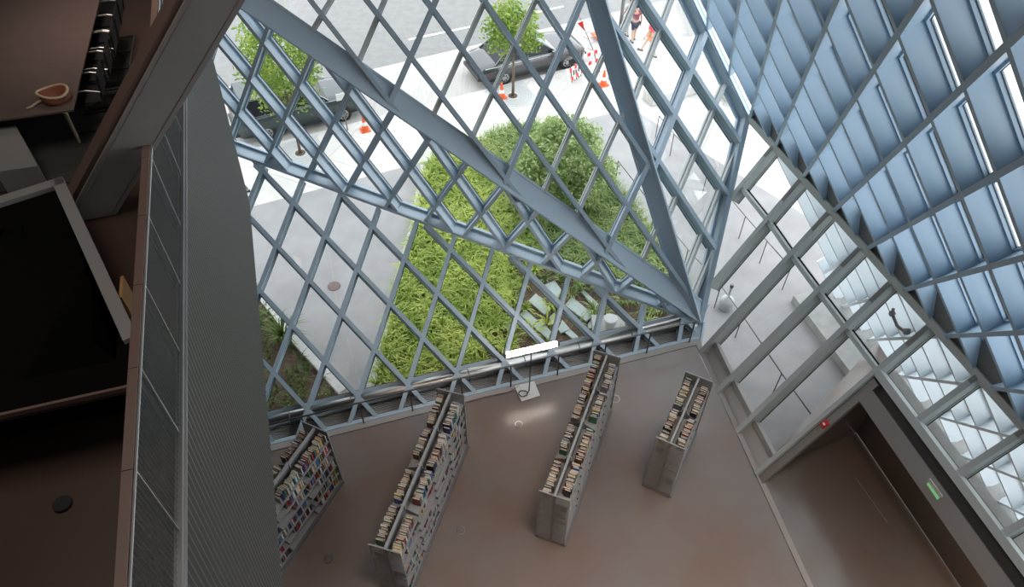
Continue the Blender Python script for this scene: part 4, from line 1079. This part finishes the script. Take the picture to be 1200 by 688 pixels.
# parking sign, yellow post
b = at(391, 122, zg-.0); b = ka+kd*(b-ka).dot(kd)+kn*(-.35)
s_ = empty('street_sign', b, label='small white sign on a post beside the dark car', cat='sign')
MB().tube([b, b+VV((0, 0, 1.65))], .025, 'darksteel', 8).build('post', s_)
MB().obox(b+VV((0, 0, 1.5))-kn*.03, kd*.2, kn*.01, VV((0, 0, .14)), 'white').build('sign_plate', s_)
b = at(309, 146, zg); b = ka+kd*(b-ka).dot(kd)+kn*(-.45); s_ = empty('bollard', b, label='short yellow bollard near the dark car', cat='bollard')
MB().lathe(b, [(.07, 0), (.07, .55), (.05, .6)], 'yellow', 14).build('post', s_); MB().lathe(b, [(.12, 0), (.12, .03), (.08, .04)], 'concrete', 14).build('base', s_)
# cones
for (x, y, lb_) in ((588, 114, 'orange cone behind the slim tree trunk'), (428, 152, 'orange cone by the dark car wheel'), (707, 99, 'orange and white cone by the lamp post base')):
    b = at(x, y, zg); c_ = empty('traffic_cone', b, label=lb_, cat='cone', group='orange traffic cones')
    MB().obox(b+VV((0, 0, .02)), kd*.18, kn*.18, VV((0, 0, .02)), 'orange').build('base', c_)
    MB().lathe(b+VV((0, 0, .04)), [(.14, 0), (.105, .20)], 'orange', 18).build('cone', c_)
    MB().lathe(b+VV((0, 0, .24)), [(.105, 0), (.075, .15)], 'white', 18).build('white_band', c_)
    MB().lathe(b+VV((0, 0, .39)), [(.075, 0), (.035, .28)], 'orange', 18).build('tip', c_)
# striped barricades with bundled poles
def barricade(b, ang, label, w=.55):
    r = empty('barricade', b, ang, label=label, cat='barricade')
    for s in (-1, 1):
        for q in (-1, 1):
            o = MB().tube([(s*w*.9, q*.28, 0), (s*w*.9, 0, 1.0)], .02, 'white', 6).build('leg'); o.parent = r
    for z in (.85, .5):
        mb = MB()
        for k in range(6):
            x0 = -w+k*w/3; mb.box(x0, x0+w/3, -.05+(.85-z)*-.3-.02, -.02+(.85-z)*-.3, z-.07, z+.07, 'red' if k % 2 else 'white')
        o = mb.build('board'); o.parent = r; o['label'] = 'red and white striped board'
    return r
ka_ = math.atan2(kd.y, kd.x)
barricade(at(670, 100, zg), ka_+.5, 'striped barricade at the sedan front, closer to the glass')
barricade(at(693, 82, zg), ka_+.2, 'striped barricade farther past the sedan bonnet')
b = at(676, 96, zg); t_ = empty('tool_bundle', b, label='bundle of dark tools leaning on the striped barricade', cat='tools')
for k in range(5):
    MB().tube([b+VV((.1*k-.2, .12*k, 0)), b+VV((-.35+.12*k, .25, 1.0+.08*k))], .022, 'blackplastic' if k % 2 else 'bark', 6).build('handle', t_)
MB().obox(b+VV((-.12, .2, .95)), VV((.26, 0, .1)), VV((0, .14, 0)), VV((-.03, 0, .12)), 'blackplastic').build('bag', t_, bevel=.04)
b = at(703, 84, zg); f_ = empty('flag_pole', b, label='thin bare pole with red flag and orange pennant', cat='flag')
top = b+VV((-.95, .9, 2.0))
MB().tube([b, b.lerp(top, .4)+VV((.05, 0, .02)), top], [.02, .018, .01], 'bark', 6).build('pole', f_)
for k in range(6):
    p = b.lerp(top, .3+k*.1); MB().tube([p, p+VV((.18*(-1)**k, .05, .1))], .009, 'bark', 5).build('twig', f_)
p = b.lerp(top, .75); MB().prism([p, p+VV((-.10, .02, .42)), p+VV((-.32, .03, .32))], VV((0, .02, 0)), 'red').build('flag', f_)
MB().tube([top, top+VV((-.15, .2, .5))], .02, 'orange', 6).build('ribbon', f_)
b = at(706, 46, zg); tag(MB().prism([at(692, 39, zg+.01), at(703, 37.5, zg+.01), at(713, 47, zg+.01), at(702, 47.5, zg+.01)], VV((0, 0, .05)), 'orange').build('warning_board'), 'orange warning board lying on the parking lane', 'board')
# street lamp base
b = at(720, 92, zg); l_ = empty('street_lamp', b, label='dark street lamp post behind the thick steel beam', cat='street lamp')
MB().lathe(b, [(.24, 0), (.24, .10), (.20, .14), (.17, .35), (.13, .55), (.10, .62)], 'darksteel', 18).build('base', l_)
MB().lathe(b+VV((0, 0, .62)), [(.085, 0), (.065, 4.2)], 'darksteel', 14).build('post', l_)
MB().lathe(b+VV((0, 0, 4.82)), [(.08, 0), (.19, .08), (.22, .3), (.1, .45)], 'whiteplastic', 16).build('lantern', l_)
# people
def person(loc, face, label, top, bottom, bare, stride=.25, hair='hair', hood=False, arms=((-.1, .1), (.1, .1)), s=1.0):
    r = empty('person', loc, face, label=label, cat='person')
    Z = lambda x, y, z: VV((x*s, y*s, z*s))
    def skin(nm, chains, m, parent=r, sub=1):
        bm = bmesh.new(); lay = bm.verts.layers.skin.verify(); cache = {}
        for ch in chains:
            prev = None
            for (p, rad) in ch:
                k = tuple(round(c, 4) for c in p)
                if k not in cache:
                    v = bm.verts.new(p); v[lay].radius = (rad[0]*s, rad[1]*s) if isinstance(rad, tuple) else (rad*s, rad*s); cache[k] = v
                v = cache[k]
                if prev is not None and prev is not v and bm.edges.get((prev, v)) is None: bm.edges.new((prev, v))
                prev = v
        bm.verts.ensure_lookup_table(); bm.verts[0][lay].use_root = True
        me = bpy.data.meshes.new(nm); bm.to_mesh(me); bm.free(); me.materials.append(M[m])
        o = bpy.data.objects.new(nm, me); COL.objects.link(o); o.parent = parent
        sk = o.modifiers.new('skin', 'SKIN'); sk.use_smooth_shade = True
        sd = o.modifiers.new('sub', 'SUBSURF'); sd.levels = sub; sd.render_levels = sub
        return o
    st = stride
    pel = (Z(0, 0, .95), (.14, .11)); chest = (Z(.02, 0, 1.28), (.17, .11)); neck = (Z(.03, 0, 1.48), .055)
    head = [(Z(.03, 0, 1.48), .055), (Z(.045, 0, 1.58), (.075, .08)), (Z(.045, 0, 1.66), (.088, .098)), (Z(.035, 0, 1.73), (.06, .065))]
    def leg(y, f): return [pel, (Z(.01, y, .88), .095), (Z(f*.5+.03, y, .50), .062), (Z(f, y, .10), .042), (Z(f+.02, y, .05), .045), (Z(f+.16, y, .035), .035)]
    def arm(y, sgn, a): return [chest, (Z(.02, y*.17, 1.40), .062), (Z(a[0]*.3, y*.24, 1.15), .045), (Z(a[0]+.05, y*.25, .93), .032), (Z(a[0]+.08, y*.25, .84), (.02, .035))]
    body = skin('body', [[pel, (Z(.01, 0, 1.12), (.135, .10)), chest, neck]+head[1:], leg(-.10, st), leg(.10, -st), arm(-1, -1, arms[0]), arm(1, 1, arms[1])], 'skin')
    # hands: palm, four fingers, thumb
    for y, a in ((-1, arms[0]), (1, arms[1])):
        c = Z(a[0]+.09, y*.25, .81); mb = MB(); mb.obox(c, VV((.035, 0, 0)), VV((0, .012, 0)), VV((0, 0, .04)), 'skin')
        for k in range(4): mb.tube([c+VV((-.027+.018*k, 0, -.035)), c+VV((-.025+.018*k, -.012*y, -.075-.008*(k in (1, 2)))), c+VV((-.02+.018*k, -.03*y, -.10-.008*(k in (1, 2))))], .008, 'skin', 6)
        mb.tube([c+VV((.03, 0, .0)), c+VV((.055, -.01*y, -.03)), c+VV((.06, -.02*y, -.055))], .009, 'skin', 6)
        o = mb.build('hand', smooth=True); o.parent = body
    skin('shirt', [[(Z(0, 0, .96), (.155, .125)), (Z(.01, 0, 1.12), (.15, .115)), (chest[0], (.185, .125)), (Z(.03, 0, 1.43), .085)], [(chest[0], (.185, .125)), (Z(.02, -.17, 1.40), .078), (Z(arms[0][0]*.2, -.22, 1.24), .065)], [(chest[0], (.185, .125)), (Z(.02, .17, 1.40), .078), (Z(arms[1][0]*.2, .22, 1.24), .065)]], top)
    low = lambda y, f: [(Z(0, 0, .95), (.16, .125)), (Z(.01, y, .86), .112), (Z(f*.45+.02, y, .56), .085)]+([] if bare else [(Z(f*.5+.03, y, .48), .075), (Z(f, y, .12), .055)])
    skin('trousers' if not bare else 'shorts', [low(-.10, st), low(.10, -st)], bottom)
    for y, f in ((-.10, st), (.10, -st)):
        o = MB().obox(Z(f+.07, y, .035), VV((.135, 0, 0)), VV((0, .045, 0)), VV((0, 0, .04)), 'blackplastic').build('shoe', bevel=.02); o.parent = r
    hm = 'redcloth' if hood else hair
    bm = bmesh.new(); bmesh.ops.create_uvsphere(bm, u_segments=16, v_segments=10, radius=.112 if not hood else .135)
    for v in bm.verts: v.co = VV((v.co.x*1.05-.012, v.co.y*.92, v.co.z*1.0)) 
    bmesh.ops.delete(bm, geom=[v for v in bm.verts if v.co.z < -.02 and v.co.x > -.03], context='VERTS')
    me = bpy.data.meshes.new('hair'); bm.to_mesh(me); bm.free(); me.materials.append(M[hm]); o = bpy.data.objects.new('hood' if hood else 'hair', me); COL.objects.link(o); o.parent = r; o.location = Z(.04, 0, 1.675)
    mb = MB()
    for y in (-.035, .035): mb.lathe(Z(.135, y, 1.645), [(.010, -.006), (.012, 0), (.010, .006)], 'blackplastic', 8)
    mb.obox(Z(.145, 0, 1.615), VV((.018, 0, 0)), VV((0, .012, 0)), VV((0, 0, .022)), 'skin').obox(Z(.128, 0, 1.575), VV((.008, 0, 0)), VV((0, .025, 0)), VV((0, 0, .006)), 'maroon')
    o = mb.build('face'); o.parent = body
    return r
person(at(742, 48, zg), 1.9, 'person in a maroon top and dark shorts on the sidewalk', 'maroon', 'shorts', True, .12)
person(at(760, 63, zg), 2.6, 'person in a red hooded top and orange shorts, striding', 'redcloth', 'orangecloth', True, .38, hood=True)
person(at(735, 40, zg), 2.1, 'person in grey clothes behind the one in maroon', 'greycloth', 'greycloth', False, .15)
person(at(279, 224, zg), 3.4, 'person in blue jeans stepping behind the ribbed wall', 'greycloth', 'jeans', False, .36)
b = at(735, 33, zg); 
# ------------------------------------------------------------------ the hall around the camera
mb = MB().prism([(-12, -6, 0), (-12, 9, 0), (-12, 9, 19), (-12, -6, 19)], (-.2, 0, 0), 'dark'); struct(mb, 'wall_west', 'dark hall wall', 'wall')
mb = MB().prism([(-12, -6, 0), (14, -6, 0), (14, -6, 19), (-12, -6, 19)], (0, -.2, 0), 'dark'); struct(mb, 'wall_back', 'dark hall wall', 'wall')
mb = MB().prism([(-12.2, -6.2, 19), (14, -6.2, 19), (14, 22, 19), (-12.2, 22, 19)], (0, 0, .2), 'dark'); struct(mb, 'ceiling', 'dark high ceiling', 'ceiling')
a, b_ = F2E, F3E
top = lambda p, dx=0, dy=0: VV((p.x+dx, p.y+dy, 19))
mb = MB().face([F2E, F3E, top(F3E, 0, 2), top(F2E, -3, 2)], 'dark').face([F3E, F4E, top(F4E, 1, 1), top(F3E, 0, 2)], 'dark')
f5 = [VV(p) for p in POLY[5]]
mb.face([f5[0], f5[3], VV((f5[3].x-.5, f5[3].y, 19)), VV((f5[0].x, f5[0].y, 19))], 'dark')
mb.face([F4E, f5[0], VV((f5[0].x, f5[0].y, 19)), top(F4E, 1, 1)], 'dark')
mb.face([f5[3], VV((14, -6, 11)), VV((14, -6, 19)), VV((f5[3].x-.5, f5[3].y, 19))], 'dark')
mb.face([F2E, top(F2E, -3, 2), VV((-12, 9, 19)), VV((-12, 9, 9))], 'dark')
mb.face([F1E+VV((-3.2, .8, .4)), F2E, VV((-12, 9, 9)), VV((-12, 9, 0))], 'dark')
struct(mb, 'upper_light_block', 'unseen dark panel above the glass, added to shut out skylight', 'wall', fix=False)  # unseen closure added over the glass to keep the hall dark
FW = FT[11]
mb = MB().prism([FW+VV((0, 0, 0)), VV((8.5, -6, 0)), VV((14, -6, 0)), VV((14, -6, 11)), FL[12]], VV((.1, .1, 0)), 'dark'); struct(mb, 'wall_right', 'dark side wall, out of view', 'wall', fix=False)
# vestibule enclosure beyond the portal, kept inside the blue skirt
def skirt_in(p): # horizontal step outward from p until just inside the blue skirt
    ex = VV((-H5.y, H5.x, 0)); ex = ex if ex.x > 0 else -ex
    return p + ex*(((QPT+n5*.16)-p).dot(n5)/ex.dot(n5))
a1, b1 = mat_h(5, 2.62)-n6*.3, mat_h(11, 2.62)-n6*.3
ex = VV((-H5.y, H5.x, 0)); ex = ex if ex.x > 0 else -ex
a2, b2 = a1+ex*.42, b1+ex*.42
fa, fb = VV((a2.x, a2.y, .02)), VV((b2.x, b2.y, .02))
mb = MB().prism([a1, b1, b2, a2], VV((0, 0, .06)), 'concrete')
struct(mb, 'ceiling_vestibule', 'grey roof over the portal', 'ceiling')
mb = MB().prism([a2, b2, fb, fa], VV((-.03, 0, 0)), 'floor')
mb.prism([FT[3]+VV((.02, 0, -.1)), fa, a2, a1], VV((0, .05, 0)), 'floor')
struct(mb, 'wall_vestibule', 'grey walls of the portal', 'wall')

# ------------------------------------------------------------------ light, sky, camera
def area(name, loc, rot, size, power, col):
    l = bpy.data.lights.new(name, 'AREA'); l.energy = power; l.color = col; l.shape = 'RECTANGLE'; l.size, l.size_y = size
    o = bpy.data.objects.new(name, l); COL.objects.link(o); o.location = loc; o.rotation_euler = rot; return o
l1 = area('hall_fill', (3.5, 3.5, 18.7), (0, 0, 0), (4, 4), FILL1, (1, .80, .65)); l1.data.spread = math.radians(62)  # added unseen fill that warms and brightens the hall floor
l2 = area('reading_fill', (-6.1, 11.2, 14), (0, 0, 0), (1, 2), FILL4, (1, .80, .68)); l2.data.spread = math.radians(70)  # added unseen fill brightening the floor by the chairs
vl = mat_h(9, 2.5)-n6*.7
area('vestibule_fill', vl, (0, 0, 0), (.5, 2.0), FILL3, (1, .78, .6))  # added unseen fill lifting the dark end of the vestibule
area('hall_fill', (-4.5, 4.5, 18.6), (0, 0, 0), (3, 4), FILL2, (1, .84, .74))  # added unseen fill for the column and upper floor
w = bpy.data.worlds.new('overcast_sky'); sc.world = w; w.use_nodes = True; nt = w.node_tree
bg_ = nt.nodes['Background']; tc = nt.nodes.new('ShaderNodeTexCoord'); sx = nt.nodes.new('ShaderNodeSeparateXYZ'); rp = nt.nodes.new('ShaderNodeValToRGB')
rp.color_ramp.elements[0].position = 0.0; rp.color_ramp.elements[0].color = (.93, .94, .96, 1); rp.color_ramp.elements[1].position = .8; rp.color_ramp.elements[1].color = (.90, .95, 1, 1)
nt.links.new(tc.outputs['Generated'], sx.inputs[0]); nt.links.new(sx.outputs['Z'], rp.inputs[0]); nt.links.new(rp.outputs[0], bg_.inputs[0]); bg_.inputs[1].default_value = SKY
cam = bpy.data.cameras.new('camera'); co = bpy.data.objects.new('camera', cam); COL.objects.link(co); sc.camera = co
cam.sensor_fit = 'HORIZONTAL'; cam.sensor_width = 36; cam.lens = FPX/1200*36; cam.clip_end = 400; cam.clip_start = .05
r0 = VV([r[0] for r in RM]); r1 = VV([r[1] for r in RM]); r2 = VV([r[2] for r in RM])
mw = Matrix((( r0.x, -r1.x, -r2.x, CAM.x), (r0.y, -r1.y, -r2.y, CAM.y), (r0.z, -r1.z, -r2.z, CAM.z), (0, 0, 0, 1)))
co.matrix_world = mw
vs_ = sc.view_settings; sc.display_settings.display_device = 'sRGB'; vs_.view_transform = 'Standard'; vs_.look = 'None'; vs_.gamma = 1; vs_.use_curve_mapping = False; vs_.exposure = EXPO
cy = sc.cycles; cy.use_denoising = True; cy.max_bounces = 8; cy.transparent_max_bounces = 16; cy.diffuse_bounces = 4; cy.glossy_bounces = 3; cy.caustics_reflective = False; cy.caustics_refractive = False; cy.sample_clamp_indirect = 6
